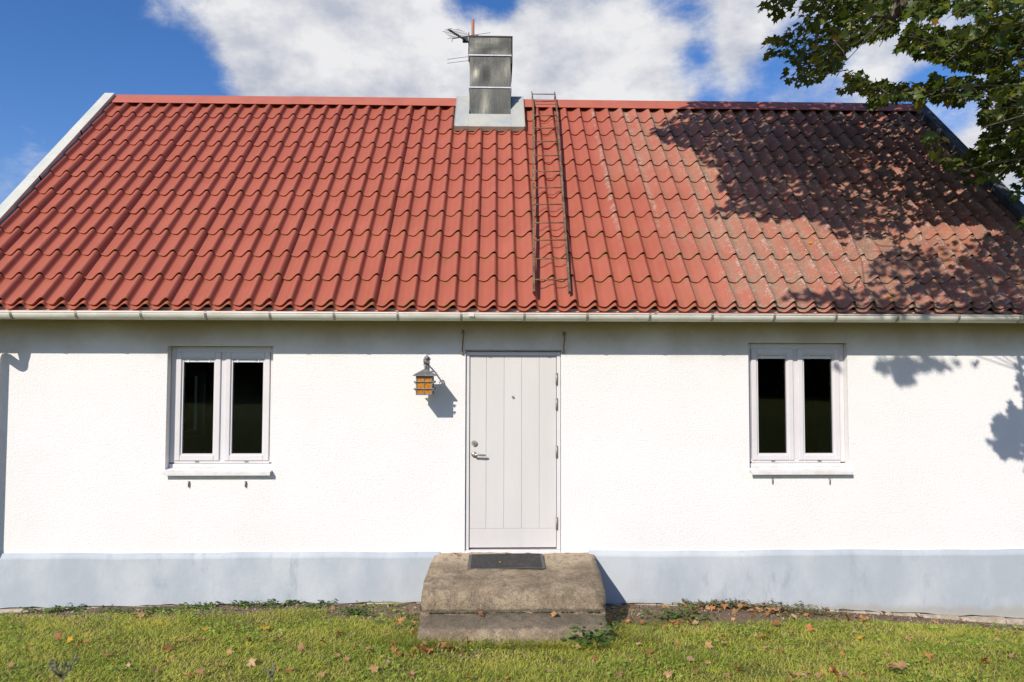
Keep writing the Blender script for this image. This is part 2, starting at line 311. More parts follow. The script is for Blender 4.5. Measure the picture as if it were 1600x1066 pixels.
# ------------------------------------------------------------------ mesh helpers
class MB:
    def __init__(s): s.v = []; s.f = []
    def add(s, vs, fs):
        o = len(s.v); s.v += [tuple(map(float, p)) for p in vs]; s.f += [tuple(i+o for i in f) for f in fs]; return s
    def box(s, x0, x1, y0, y1, z0, z1, b=0.):
        if x0 > x1: x0, x1 = x1, x0
        if y0 > y1: y0, y1 = y1, y0
        if z0 > z1: z0, z1 = z1, z0
        if b <= 0:
            vs = [(x, y, z) for x in (x0, x1) for y in (y0, y1) for z in (z0, z1)]
            return s.add(vs, [(0, 1, 3, 2), (4, 6, 7, 5), (0, 4, 5, 1), (2, 3, 7, 6), (0, 2, 6, 4), (1, 5, 7, 3)])
        b = min(b, (x1-x0)*.45, (y1-y0)*.45, (z1-z0)*.45)
        vs = []; idx = {}
        lo = (x0, y0, z0); hi = (x1, y1, z1)
        for sx in (0, 1):
            for sy in (0, 1):
                for sz in (0, 1):
                    sg = (sx, sy, sz)
                    for k in range(3):
                        p = []
                        for j in range(3):
                            e = hi[j] if sg[j] else lo[j]
                            if j != k: e += -b if sg[j] else b
                            p.append(e)
                        idx[(sg, k)] = len(vs); vs.append(p)
        fs = []
        for k in range(3):
            i, j = [q for q in range(3) if q != k]
            for sk in (0, 1):
                q = []
                for (si, sj) in ((0, 0), (1, 0), (1, 1), (0, 1)):
                    g = [0, 0, 0]; g[k] = sk; g[i] = si; g[j] = sj; q.append(idx[(tuple(g), k)])
                fs.append(tuple(q))
        for k in range(3):                        # edges along axis k
            i, j = [q for q in range(3) if q != k]
            for si in (0, 1):
                for sj in (0, 1):
                    g0 = [0, 0, 0]; g0[i] = si; g0[j] = sj; g1 = list(g0); g1[k] = 1
                    fs.append((idx[(tuple(g0), i)], idx[(tuple(g0), j)], idx[(tuple(g1), j)], idx[(tuple(g1), i)]))
        for sx in (0, 1):
            for sy in (0, 1):
                for sz in (0, 1): fs.append(tuple(idx[((sx, sy, sz), k)] for k in range(3)))
        return s.add(vs, fs)
    def tube(s, pts, r, n=8, caps=True):
        pts = [Vector(p) for p in pts]; rs = r if isinstance(r, (list, tuple)) else [r]*len(pts)
        vs = []; prev = None
        for i, p in enumerate(pts):
            t = (pts[min(i+1, len(pts)-1)]-pts[max(i-1, 0)]).normalized()
            if prev is None:
                a = Vector((0, 0, 1)) if abs(t.z) < .9 else Vector((1, 0, 0)); u = t.cross(a).normalized()
            else:
                u = (prev - t*prev.dot(t)).normalized()
            prev = u; v = t.cross(u)
            for k in range(n):
                an = 2*math.pi*k/n; vs.append(p + (u*math.cos(an)+v*math.sin(an))*rs[i])
        fs = [(i*n+k, i*n+(k+1) % n, (i+1)*n+(k+1) % n, (i+1)*n+k) for i in range(len(pts)-1) for k in range(n)]
        if caps: fs += [tuple(range(n))[::-1], tuple((len(pts)-1)*n+k for k in range(n))]
        return s.add(vs, fs)
    def sweep_x(s, prof, x0, x1, closed=True, nx=1):          # profile of (y, z) swept along x
        n = len(prof); vs = [(x0+(x1-x0)*i/nx, p[0], p[1]) for i in range(nx+1) for p in prof]
        m_ = n if closed else n-1
        fs = [(i*n+k, (i+1)*n+k, (i+1)*n+(k+1) % n, i*n+(k+1) % n) for i in range(nx) for k in range(m_)]
        if closed: fs += [tuple(range(n)), tuple(nx*n+k for k in range(n))[::-1]]
        return s.add(vs, fs)
    def hexa(s, p):                                # 8 points: bottom 0-3, top 4-7
        return s.add(p, [(3, 2, 1, 0), (4, 5, 6, 7), (0, 1, 5, 4), (1, 2, 6, 5), (2, 3, 7, 6), (3, 0, 4, 7)])
    def mesh(s, name, mat, smooth=False):
        me = bpy.data.meshes.new(name); me.from_pydata(s.v, [], s.f); me.materials.append(mat)
        if smooth:
            me.polygons.foreach_set('use_smooth', [True]*len(me.polygons))
        me.validate(); me.update(); return me
    def build(s, name, mat, parent=None, smooth=False, kind=None, label=None):
        return link(name, s.mesh(name, mat, smooth), parent, kind, label)
def fixn(o):
    import bmesh
    bm = bmesh.new(); bm.from_mesh(o.data); bmesh.ops.recalc_face_normals(bm, faces=bm.faces); bm.to_mesh(o.data); bm.free(); return o
def setparent(o, p):
    o.parent = p
    t = Vector((0, 0, 0)); q = p
    while q is not None: t += q.location+(q.matrix_parent_inverse.translation if q.parent else Vector((0, 0, 0))); q = q.parent
    o.matrix_parent_inverse = Matrix.Translation(-t)
def link(name, me, parent=None, kind=None, label=None):
    o = bpy.data.objects.new(name, me); col.objects.link(o)
    if parent is not None: setparent(o, parent)
    if kind: o['kind'] = kind
    if label: o['label'] = label
    return o
def thing(name, label, cat, loc, group=None):
    o = bpy.data.objects.new(name, None); col.objects.link(o); o.location = loc; o.empty_display_size = .1
    return tag(o, label, cat, group)
def tag(o, label, cat, group=None):
    o['label'] = label; o['category'] = cat
    if group: o['group'] = group
    return o
def npmesh(name, V, faces_per, nv, mat, cols=None, smooth=False):
    """V: (n, nv, 3); faces_per: triangles in one piece; cols: (n, 3) or (n, nv, 3)"""
    n = len(V); T = np.asarray(faces_per); me = bpy.data.meshes.new(name)
    me.vertices.add(n*nv); me.vertices.foreach_set('co', V.reshape(-1).astype(np.float32))
    idx = (T[None]+(np.arange(n)*nv)[:, None, None]).reshape(-1)
    nf = n*len(T); me.loops.add(nf*3); me.loops.foreach_set('vertex_index', idx.astype(np.int32))
    me.polygons.add(nf); me.polygons.foreach_set('loop_start', np.arange(0, nf*3, 3, dtype=np.int32))
    me.polygons.foreach_set('loop_total', np.full(nf, 3, dtype=np.int32))
    if smooth: me.polygons.foreach_set('use_smooth', np.ones(nf, dtype=bool))
    me.update(calc_edges=True)
    if cols is not None:
        if cols.ndim == 2: cols = np.repeat(cols[:, None], nv, 1)
        ca = me.color_attributes.new('Col', 'FLOAT_COLOR', 'POINT')
        ca.data.foreach_set('color', np.concatenate([cols.reshape(-1, 3), np.ones((n*nv, 1))], 1).reshape(-1).astype(np.float32))
    me.materials.append(mat); return me

# ------------------------------------------------------------------ ground
def smooth_noise(x, y, s, seed=0):
    return (np.sin(x*s*1.3+seed)*np.cos(y*s*1.7+seed*2.1)+np.sin(x*s*2.9+y*s*2.3+seed*.7)*.5+np.cos(x*s*.7-y*s*3.7+seed*1.9)*.4)/1.9
PLX = [-8, -5, -3.9, -2.6, -.8, 1.43, 2.8, 4.1, 5.5, 8]
PLZ = [.02, .034, .05, .062, .072, .045, .0, -.06, -.13, -.2]
def plz(x): return np.interp(x, PLX, PLZ)
def gz(x, y):
    d = np.clip(-y, 0, 9)
    drop = np.interp(x, [-8, -5, -4.5, -3.9, 1.4, 3.6, 4.6, 5.6, 8], [.06, .055, .04, .012, .018, .025, .05, .085, .09])
    base = (plz(x)-drop)*np.exp(-np.clip(-y, 0, 50)/2.2)
    return base + .072*d + .0065*d*d + .012*smooth_noise(x, y, 2.1, 1)*np.clip(d*3, 0, 1)
xs = np.concatenate([[-300, -120, -50, -20, -10], np.linspace(-7.5, 8, 156), [11, 20, 50, 120, 300]])
ys = np.concatenate([[-300, -120, -50, -20, -12], np.linspace(-9, 0, 90), [.35, 3, 8, 20, 60, 150, 400]])
X, Y = np.meshgrid(xs, ys); Z = gz(X, Y)
far = np.clip((Y-.3)/5, 0, 1); Z = Z*(1-far)
mb = MB(); mb.v = list(map(tuple, np.stack([X, Y, Z], -1).reshape(-1, 3).tolist())); nx = len(xs)
mb.f = [(j*nx+i, j*nx+i+1, (j+1)*nx+i+1, (j+1)*nx+i) for j in range(len(ys)-1) for i in range(nx-1)]
mb.build('ground', soil_m, smooth=True, kind='structure')

# ------------------------------------------------------------------ the house
house = thing('house', 'long white plastered cottage with red tiled roof and blue-grey plinth', 'house', (.35, 2.6, 0))
XL, XR, YB = -5.3, 5.97, 5.3
ZP = .55                                          # plinth top
DX0, DX1, DZ0, DZ1 = -.308, .684, .545, 2.62
LW = (-3.366, -2.289, 1.40, 2.664); RW = (2.653, 3.704, 1.40, 2.715)
ZT = 3.05
def wallmesh():
    gx = sorted({XL, XR, DX0, DX1, LW[0], LW[1], RW[0], RW[1]}); gz_ = sorted({ZP-.02, DZ1, LW[2], LW[3], RW[2]+.0011, RW[3], ZT})
    ops = [(DX0, DX1, ZP-.02, DZ1), LW, (RW[0], RW[1], RW[2]+.0011, RW[3])]
    solid = lambda i, k: 0 <= i < len(gx)-1 and 0 <= k < len(gz_)-1 and not any(o[0]-1e-6 <= gx[i] and gx[i+1] <= o[1]+1e-6 and o[2]-1e-6 <= gz_[k] and gz_[k+1] <= o[3]+1e-6 for o in ops)
    mb = MB(); T = .28
    for i in range(len(gx)-1):
        for k in range(len(gz_)-1):
            if not solid(i, k): continue
            a, b, c_, d = gx[i], gx[i+1], gz_[k], gz_[k+1]
            mb.add([(a, 0, c_), (b, 0, c_), (b, 0, d), (a, 0, d)], [(0, 1, 2, 3)])
            mb.add([(a, T, c_), (b, T, c_), (b, T, d), (a, T, d)], [(3, 2, 1, 0)])
            if not solid(i-1, k): mb.add([(a, 0, c_), (a, T, c_), (a, T, d), (a, 0, d)], [(3, 2, 1, 0)])
            if not solid(i+1, k): mb.add([(b, 0, c_), (b, T, c_), (b, T, d), (b, 0, d)], [(0, 1, 2, 3)])
            if not solid(i, k-1): mb.add([(a, 0, c_), (b, 0, c_), (b, T, c_), (a, T, c_)], [(3, 2, 1, 0)])
            if not solid(i, k+1): mb.add([(a, 0, d), (b, 0, d), (b, T, d), (a, T, d)], [(0, 1, 2, 3)])
    return mb
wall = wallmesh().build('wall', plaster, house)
# back and gable walls (the left gable has a window that shows through the room)
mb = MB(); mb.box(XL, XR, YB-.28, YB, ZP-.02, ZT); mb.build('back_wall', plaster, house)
def gable(x0, x1, hole=None):
    mb = MB(); zr = ZE+(YR-YE)*math.tan(TH)-.12
    ya, yb = .28, YB-.28
    segs = [(ya, yb, ZP-.02, ZT)] if not hole else [(ya, hole[0], ZP-.02, ZT), (hole[1], yb, ZP-.02, ZT), (hole[0], hole[1], ZP-.02, hole[2]), (hole[0], hole[1], hole[3], ZT)]
    for s_ in segs: mb.box(x0, x1, *s_)
    mb.hexa([(x0, -.0, ZT), (x1, -.0, ZT), (x1, YB, ZT), (x0, YB, ZT), (x0, YR-.02, zr), (x1, YR-.02, zr), (x1, YR+.02, zr), (x0, YR+.02, zr)])
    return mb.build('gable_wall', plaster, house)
GH = (4.1, 4.95, 1.30, 2.36)
gable(XL, XL+.25, GH); gable(XR-.25, XR)
w2 = MB()
for q in ((GH[0], GH[0]+.06, GH[2], GH[3]), (GH[1]-.06, GH[1], GH[2], GH[3]), (GH[0]+.06, GH[1]-.06, GH[2], GH[2]+.07), (GH[0]+.06, GH[1]-.06, GH[3]-.06, GH[3])):
    w2.box(XL+.08, XL+.14, q[0], q[1], q[2], q[3], .004)
gw = w2.build('window', frame_m, house, label='small gable window seen through the front room'); MB().box(XL+.105, XL+.111, GH[0]+.05, GH[1]-.05, GH[2]+.06, GH[3]-.05).build('pane', glass_m, gw)
mb = MB(); mb.box(XL+.25, XR-.25, .28, YB-.28, .48, .53); mb.build('interior_floor', room_m, house)
mb = MB(); mb.box(XL+.25, XR-.25, .28, YB-.28, 2.86, 2.9); mb.build('interior_ceiling', room_m, house)
for xx in (-1.45, 1.9):
    MB().box(xx, xx+.1, .28, YB-.28, .53, 2.86).build('interior_wall', room_m, house)
MB().box(XL+.25, XR-.25, YB-.31, YB-.2801, .53, 2.86).build('interior_wall', room_m, house)

# plinth: sloped ledge on top, uneven lower edge
def plinth(x0, x1):
    n = max(2, int((x1-x0)/.12)); mb = MB(); pts = []
    for i in range(n+1):
        x = x0+(x1-x0)*i/n; b = plz(x)+.006*math.sin(x*9)+.005*math.sin(x*23+1)
        tz = ZP+.012+.004*math.sin(x*2.3)+.003*math.sin(x*7)
        pts.append([(x, .02, tz), (x, -.012, tz), (x, -.036, tz-.034), (x, -.042, tz-.05), (x, -.046, (tz+b)/2), (x, -.05+.004*math.sin(x*5), b), (x, .02, b)])
    vs = [p for q in pts for p in q]; k = 7
    fs = [(i*k+j, i*k+j+1, (i+1)*k+j+1, (i+1)*k+j) for i in range(n) for j in range(k-1)]
    fs += [tuple(range(k))[::-1], tuple(n*k+j for j in range(k))]
    mb.add(vs, fs); return fixn(mb.build('plinth', plinth_m, house))
SX0, SX1 = -.61, 1.02
plinth(XL-.04, SX0+.05); plinth(SX1-.05, XR+.04)
MB().box(XL-.04, XL+.2, .021, YB+.04, -.3, ZP-.0205).box(XR-.2, XR+.04, .021, YB+.04, -.3, ZP-.0205).box(XL+.2, XR-.2, YB-.2, YB+.04, -.3, ZP-.0205).box(XL+.2, XR-.2, .021, .25, -.3, ZP-.0205).build('foundation', plinth_m, house)
# footing stones showing under the plinth
for (x0, x1) in ((XL-.1, SX0-.02), (SX1+.02, XR+.1)):
    x = x0
    while x < x1-.03:
        L_ = min(random.uniform(.22, .5), x1-x); zb = float(plz(x+L_/2)); j = lambda a: random.uniform(-a, a)
        out = -.058-random.uniform(0, .035); zt = zb-.006
        mb = MB(); p = [(x+.004, out+j(.01), zb-.2), (x+L_-.004, out+j(.01), zb-.2), (x+L_-.004, .03, zb-.2), (x+.004, .03, zb-.2),
                        (x+.004+abs(j(.012)), out+.012+j(.008), zt-abs(j(.014))), (x+L_-.004-abs(j(.012)), out+.012+j(.008), zt-abs(j(.014))), (x+L_-.004, .03, zt), (x+.004, .03, zt)]
        mb.hexa(p); mb.build('stone', footing_m, house); x += L_

# windows
def window(W, inset, mirror):
    x0, x1, z0, z1 = W; y0 = inset
    fb = MB(); t = .052
    fb.box(x0+.002, x0+t, y0, y0+.09, z0+.06, z1-.002, .004).box(x1-t, x1-.002, y0, y0+.09, z0+.06, z1-.002, .004)
    fb.box(x0+t, x1-t, y0, y0+.09, z1-t-.012, z1-.002, .004).box(x0+t, x1-t, y0, y0+.09, z0+.05, z0+.05+.045, .004)
    xm = (x0+x1)/2; fb.box(xm-.026, xm+.026, y0+.002, y0+.09, z0+.095, z1-t-.012, .004)
    win = fb.build('window', frame_m, house)
    # stepped outer rebate
    MB().box(x0+.003, x1-.003, y0-.012, y0+.09, z0+.012, z0+.048, .004).build('sub_sill', sill_m, win)
    for (a, b, sgn) in ((x0+t+.004, xm-.024, -1), (xm+.024, x1-t-.004, 1)):
        za, zb = z0+.06+.02, z1-t-.016+.008; s_ = MB(); st = .056; yf = y0-.014
        s_.box(a, a+st, yf, yf+.07, za, zb, .006).box(b-st, b, yf, yf+.07, za, zb, .006)
        s_.box(a+st, b-st, yf, yf+.07, za, za+st, .006).box(a+st, b-st, yf, yf+.07, zb-st, zb, .006)
        # inner glazing bead
        bd = .016
        s_.box(a+st, a+st+bd, yf+.014, yf+.05, za+st, zb-st).box(b-st-bd, b-st, yf+.014, yf+.05, za+st, zb-st)
        s_.box(a+st+bd, b-st-bd, yf+.014, yf+.05, za+st, za+st+bd).box(a+st+bd, b-st-bd, yf+.014, yf+.05, zb-st-bd, zb-st)
        s_.build('sash', frame_m, win)
        MB().box(a+st+.005, b-st-.005, yf+.036, yf+.042, za+st+.005, zb-st-.005).build('pane', glass_m, win)
        bl = MB(); bl.box(a+st+.018, b-st-.018, yf+.018, yf+.034, zb-st-.05, zb-st-.02, .003)
        bl.box(a+st+.055, a+st+.075, yf+.012, yf+.018, zb-st-.052, zb-st-.017, .002).box(b-st-.075, b-st-.055, yf+.012, yf+.018, zb-st-.052, zb-st-.017, .002)
        bl.build('blind_rail', blind_m, win)
        MB().box((a+b)/2-.02, (a+b)/2+.02, y0-.008, y0+.004, z0+.064, z0+.074, .002).build('drain_cap', hinge_m, win)
    # sill with a drip lip
    pr = [(y0-.0, z0+.014), (-.062, z0-.016), (-.066, z0-.018), (-.066, z0-.05), (-.06, z0-.05), (-.058, z0-.024), (y0-.0, z0+.004)]
    sl = MB(); sl.sweep_x(pr, x0-.006, x1+.006); fixn(sl.build('sill', sill_m, win))
    return win
wl = window(LW, .085, False); wl['label'] = 'double white window beside the downpipe'
wr = window(RW, .075, True); wr['label'] = 'double white window on the shaded side of the wall'

# door
yd = .03
df = MB(); df.box(DX0+.004, DX0+.042, yd-.008, yd+.1, ZP+.02, DZ1-.004, .004).box(DX1-.042, DX1-.004, yd-.008, yd+.1, ZP+.02, DZ1-.004, .004).box(DX0+.042, DX1-.042, yd-.008, yd+.1, DZ1-.046, DZ1-.004, .004)
door = MB().box(DX0+.046, DX1-.046, yd+.016, yd+.06, ZP+.038, DZ1-.05).build('door', door_m, house, label='pale grey plank door with nickel handle')
df.build('door_frame', frame_m, door)
gxs = [DX0+.046] + [at(p, 700, yd)[0] for p in (759.8, 787.6, 815.2, 842.8)] + [DX1-.046]
zb_ = at(800, 826.3, yd)[2]
for i in range(5):
    MB().box(gxs[i]+.0007, gxs[i+1]-.0007, yd+.008, yd+.0162, zb_+.0007, DZ1-.052, .003).build('plank', door_m, door)
MB().box(gxs[0]+.0007, gxs[-1]-.0007, yd+.008, yd+.0162, ZP+.04, zb_-.0007, .003).build('kick_rail', door_m, door)
MB().box(DX0+.003, DX1-.003, yd-.03, yd+.09, ZP-.02, ZP+.019, .006).build('threshold', sill_m, door)
MB().box(DX0-.01, DX1+.01, -.012, yd+.02, DZ1-.0, DZ1+.012, .004).build('drip_cap', hinge_m, door)
for py in (592, 631.5, 706, 818):
    p = at(871, py, yd-.02); h = MB(); h.tube([(DX1-.044, yd-.016, p[2]-.062), (DX1-.044, yd-.016, p[2]+.062)], .011, 10); fixn(h.build('hinge', hinge_m, door, True))
p = at(741, 692.5, yd); lk = MB()
lk.tube([(p[0], yd+.001, p[2]), (p[0], yd-.012, p[2])], .028, 20).tube([(p[0], yd-.012, p[2]), (p[0], yd-.02, p[2])], .016, 16); fixn(lk.build('lock', brass, door))
MB().box(p[0]-.003, p[0]+.003, yd-.0215, yd-.019, p[2]-.009, p[2]+.009).build('keyhole', black_m, door)
p = at(740.5, 710, yd); hd = MB()
hd.tube([(p[0], yd+.001, p[2]), (p[0], yd-.01, p[2])], .027, 20).tube([(p[0], yd-.008, p[2]), (p[0], yd-.05, p[2])], .010, 10)
hd.tube([(p[0]-.002, yd-.05, p[2]), (p[0]+.03, yd-.054, p[2]+.002), (p[0]+.09, yd-.05, p[2]-.004), (p[0]+.122, yd-.044, p[2]-.006)], [.011, .011, .012, .009], 10); fixn(hd.build('handle', brass, door, True))
p = at(801.5, 620.5, yd); fixn(MB().tube([(p[0], yd+.001, p[2]), (p[0], yd-.006, p[2])], .0125, 14).build('peephole', hinge_m, door))

# ------------------------------------------------------------------ roof
def P(x, s, h): return (x, YE+s*CT-h*ST, ZE+s*ST+h*CT)
SR = (YR-YE)/CT
AMP = .058
def sstep(a, b, v): t = min(1, max(0, (v-a)/(b-a))); return t*t*(3-2*t)
def cst(u):                                       # steep on the right of the roll, softer on its left, a wide flat pan between
    u = u % 1.
    return max(1-sstep(.01, .205, u), sstep(.42, .99, u)**1.15, 0)
def prof(u):
    c_ = cst(u); return AMP*(c_*.93+.07*(0.5+.5*math.cos(2*math.pi*u)))
def nose(u): return .042*(.45*cst(u)+.55*(.5+.5*math.cos(2*math.pi*(u % 1.-.02))))
def roofdeck():
    mb = MB()
    a, b = XL-.25, XR+.27
    ztop = P(0, SR, -.05)
    mb.hexa([P(a, .03, -.12), P(b, .03, -.12), (b, YR, ztop[2]-.1), (a, YR, ztop[2]-.1), P(a, .03, -.035), P(b, .03, -.035), (b, YR, ztop[2]), (a, YR, ztop[2])])
    yb = 2*YR-YE
    mb.hexa([(a, YR, ztop[2]-.1), (b, YR, ztop[2]-.1), (b, yb, ZE-.1), (a, yb, ZE-.1), (a, YR, ztop[2]), (b, YR, ztop[2]), (b, yb, ZE), (a, yb, ZE)])
    return mb
roof = roofdeck().build('roof', dark_m, house)
def backroof():
    mb = MB(); a, b = XL-.12, XR+.12; yb = 2*YR-YE; zt = P(0, SR, 0)[2]
    n = int((b-a)/.05); vs = []
    for i in range(n+1):
        x = a+(b-a)*i/n; h = prof((x-XC)/WAVE)+.01
        vs += [(x, YR, zt+h*.7), (x, yb, ZE+h*.7)]
    mb.add(vs, [(2*i, 2*i+2, 2*i+3, 2*i+1) for i in range(n)]); return mb
backroof().build('back_slope', tile_m, roof, True)
NS = 12
def tilemesh(L_, lift=0., seam=False):
    """local frame: x across (crest at 0 and WAVE), s up slope, h normal; origin at the nose"""
    mb = MB(); vs = []
    us = [0, .03, .07, .11, .15, .19, .23, .28, .36, .46, .55, .63, .70, .77, .84, .90, .95, 1.]
    if seam: us = us+[1.06, 1.12]
    n = len(us); xs_ = [u*WAVE for u in us]
    up_ = lambda u: .006*sstep(.55, .8, u) if seam else 0.
    for (f, lf) in ((0., .021), (.12, .0205), (1., .002)):
        for u, x in zip(us, xs_): s_ = nose(u)*(1-f)+L_*f; vs.append((x, s_, prof(min(u, 1.) if not seam else u)+lf+lift+up_(u)))
    fs = [(r_*n+i, r_*n+i+1, (r_+1)*n+i+1, (r_+1)*n+i) for r_ in range(2) for i in range(n-1)]
    k = len(vs)                                   # the lip under the nose has its own corners, so its edge stays crisp
    vs += [(x, nose(u), prof(u)+.021+lift+up_(u)) for u, x in zip(us, xs_)]
    vs += [(x, nose(u)+.018, prof(u)-.005) for u, x in zip(us, xs_)]
    fs += [(k+n+i, k+n+i+1, k+i+1, k+i) for i in range(n-1)]
    if seam:
        k = len(vs); e = n-1; vs += [vs[e], vs[2*n+e], (xs_[e], nose(us[e]), prof(us[e])-.002), (xs_[e], L_, prof(us[e])-.006)]; fs.append((k, k+2, k+3, k+1))
    pts = [(x, s_*CT-h*ST, s_*ST+h*CT) for (x, s_, h) in vs]
    mb.add(pts, fs); return mb
me_n = [tilemesh(ROW+.03, l_).mesh('tile', tile_m, True) for l_ in (0, .0015, .003)]
me_s = [tilemesh(ROW+.03, l_, True).mesh('tile', tile_m, True) for l_ in (.003, .005, .007)]
for me in me_n+me_s:                              # sharp nose edge
    n = len(me.polygons)
tiles = []
i0 = int(math.floor((XL-.14-XC)/WAVE)); i1 = int(math.ceil((XR+.14-XC)/WAVE))
for i in range(i0, i1):
    xa = XC+i*WAVE
    if xa < XL-.15 or xa+WAVE > XR+.28: continue
    for k in range(11):
        loc = P(xa, k*ROW, 0)
        tiles.append((i, k, loc))
cut = []                                          # tiles under the chimney flashing are left out
CHX0, CHX1 = at(734, 150, 2.38)[0], at(797.5, 150, 2.38)[0]
def undercut(i, k):
    xa = XC+i*WAVE; return k >= 10 and xa > CHX0-.12 and xa+WAVE < CHX1+.12
tiles = [t for t in tiles if not undercut(t[0], t[1])]
def size_px(t):
    px, py, d = proj(np.array(t[2])+np.array([.1, .1, .1])); return (1 if 8 < px < 1592 else 0)*1000-t[1]*100-abs(px-800)*.01
tiles.sort(key=size_px, reverse=True)
rest = MB()
sheet_lift = {}
for q, (i, k, loc) in enumerate(tiles):
    sh = (i-1) % 5; seam = sh == 4; v = hash((i//5, 7)) % 3
    me = (me_s if seam else me_n)[((i-1)//5*7+3) % 3]
    jig = (random.uniform(-.0015, .0015), random.uniform(-.002, .002), 0)
    if q < 300:
        o = link('tile', me, roof); o.location = [loc[j]+jig[j] for j in range(3)]
    else:
        rest.add([(v_.co[0]+loc[0]+jig[0], v_.co[1]+loc[1]+jig[1], v_.co[2]+loc[2]) for v_ in me.vertices], [tuple(p.vertices) for p in me.polygons])
top = tilemesh(SR-11*ROW-.06, 0).mesh('tile', tile_m, True)
for i in range(i0, i1):
    xa = XC+i*WAVE
    if xa < XL-.15 or xa+WAVE > XR+.28 or (xa+WAVE > CHX0-.16 and xa < CHX1+.16): continue
    loc = P(xa, 11*ROW, 0)
    rest.add([(v_.co[0]+loc[0], v_.co[1]+loc[1], v_.co[2]+loc[2]) for v_ in top.vertices], [tuple(p.vertices) for p in top.polygons])
rest.build('tile_field', tile_m, roof, True, kind='stuff')
# short lip of the sheets below the lowest noses
lip = MB(); vs = []; uu = [0, .05, .11, .17, .23, .3, .4, .5, .6, .7, .8, .9]
xs_l = [(XC+i*WAVE+u*WAVE, u) for i in range(i0, i1) for u in uu if XL-.15 <= XC+i*WAVE and XC+i*WAVE+WAVE <= XR+.28]
for x_, u in xs_l:
    vs += [P(x_, .06, prof(u)*.9-.006), P(x_, nose(u)*.9-.034, prof(u)*.82-.006), P(x_, nose(u)*.9-.034, prof(u)*.82-.006), P(x_, nose(u)*.9-.033, prof(u)*.82-.016), P(x_, .06, prof(u)*.82-.016)]
lip.add(vs, [(i*5+a, (i+1)*5+a, (i+1)*5+b, i*5+b) for i in range(len(xs_l)-1) for a, b in ((1, 0), (3, 2), (4, 3))])
lip.build('eave_lip', tile_m, roof, True)
# ridge cap pieces
apz = ZE+(YR-YE)*math.tan(TH)+.118
def ridge(x0, x1, dz=0.):
    dy = .148; z1_ = apz-dy*math.tan(TH)
    pr = [(YR-dy-.01, z1_-.016+dz), (YR-dy, z1_+dz), (YR-.035, apz-.035*math.tan(TH)+.004+dz), (YR, apz+dz), (YR+.035, apz-.035*math.tan(TH)+.004+dz), (YR+dy, z1_+dz),
          (YR+dy, z1_-.006+dz), (YR+.03, apz-.05+dz), (YR, apz-.012+dz), (YR-.03, apz-.05+dz), (YR-dy+.002, z1_-.008+dz), (YR-dy-.006, z1_-.02+dz)]
    mb = MB(); mb.sweep_x(pr, x0, x1); return fixn(mb.build('ridge_cap', redsheet, roof))
xr0 = at(718, 157, YR)[0]; xr1 = at(818, 157, YR)[0]
ridge(XL-.13, -2.9); ridge(-2.93, xr0, .004); ridge(xr1, 3.0); ridge(2.97, XR+.15, .004)
# verge flashings
def verge(xa, xb, inner, vm):
    n = 4
    for sg in (0, 1):
        for k in range(n):
            s0, s1 = -.06+(SR+.1)*k/n, -.06+(SR+.1)*(k+1)/n+(.03 if k < n-1 else 0); h = .118+.002*(k)
            def Q(x, s, hh):
                p = P(x, s, hh); return p if sg == 0 else (p[0], 2*YR-p[1], p[2])
            s1c = min(s1, SR+.118*math.tan(TH)*.92) if k == n-1 else s1
            mb = MB()
            mb.hexa([Q(xa, s0, h-.012), Q(xb, s0, h-.012), Q(xb, s1c, h-.012), Q(xa, s1c, h-.012), Q(xa, s0, h), Q(xb, s0, h), Q(xb, s1c, h), Q(xa, s1c, h)])
            xo = xa if inner > 0 else xb; xi = xo+.012*inner
            mb.hexa([Q(xo, s0, -.1), Q(xi, s0, -.1), Q(xi, s1c, -.1), Q(xo, s1c, -.1), Q(xo, s0, h-.012), Q(xi, s0, h-.012), Q(xi, s1c, h-.012), Q(xo, s1c, h-.012)])
            xn = (xb if inner > 0 else xa); xm_ = xn-.01*inner
            mb.hexa([Q(xn, s0, .02), Q(xm_, s0, .02), Q(xm_, s1c, .02), Q(xn, s1c, .02), Q(xn, s0, h-.012), Q(xm_, s0, h-.012), Q(xm_, s1c, h-.012), Q(xn, s1c, h-.012)])
            fixn(mb.build('verge_flashing', vm, roof))
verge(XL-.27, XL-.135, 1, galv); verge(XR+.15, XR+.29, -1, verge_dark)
MB().box(XL-.2, XR+.2, YE+.03, -.001, ZT-.07, ZT-.045).build('soffit', soffit_m, house)
MB().box(XL-.2, XR+.2, YE+.035, YE+.06, ZT-.045, ZE-.0).build('fascia', soffit_m, house)
mb = MB(); mb.sweep_x([(YE+.05, ZE-.025), (YE-.012, ZE-.04), (YE-.03, ZE-.10), (YE-.027, ZE-.10), (YE-.009, ZE-.044), (YE+.05, ZE-.029)], XL-.2, XR+.2); fixn(mb.build('drip_edge', redsheet, roof))
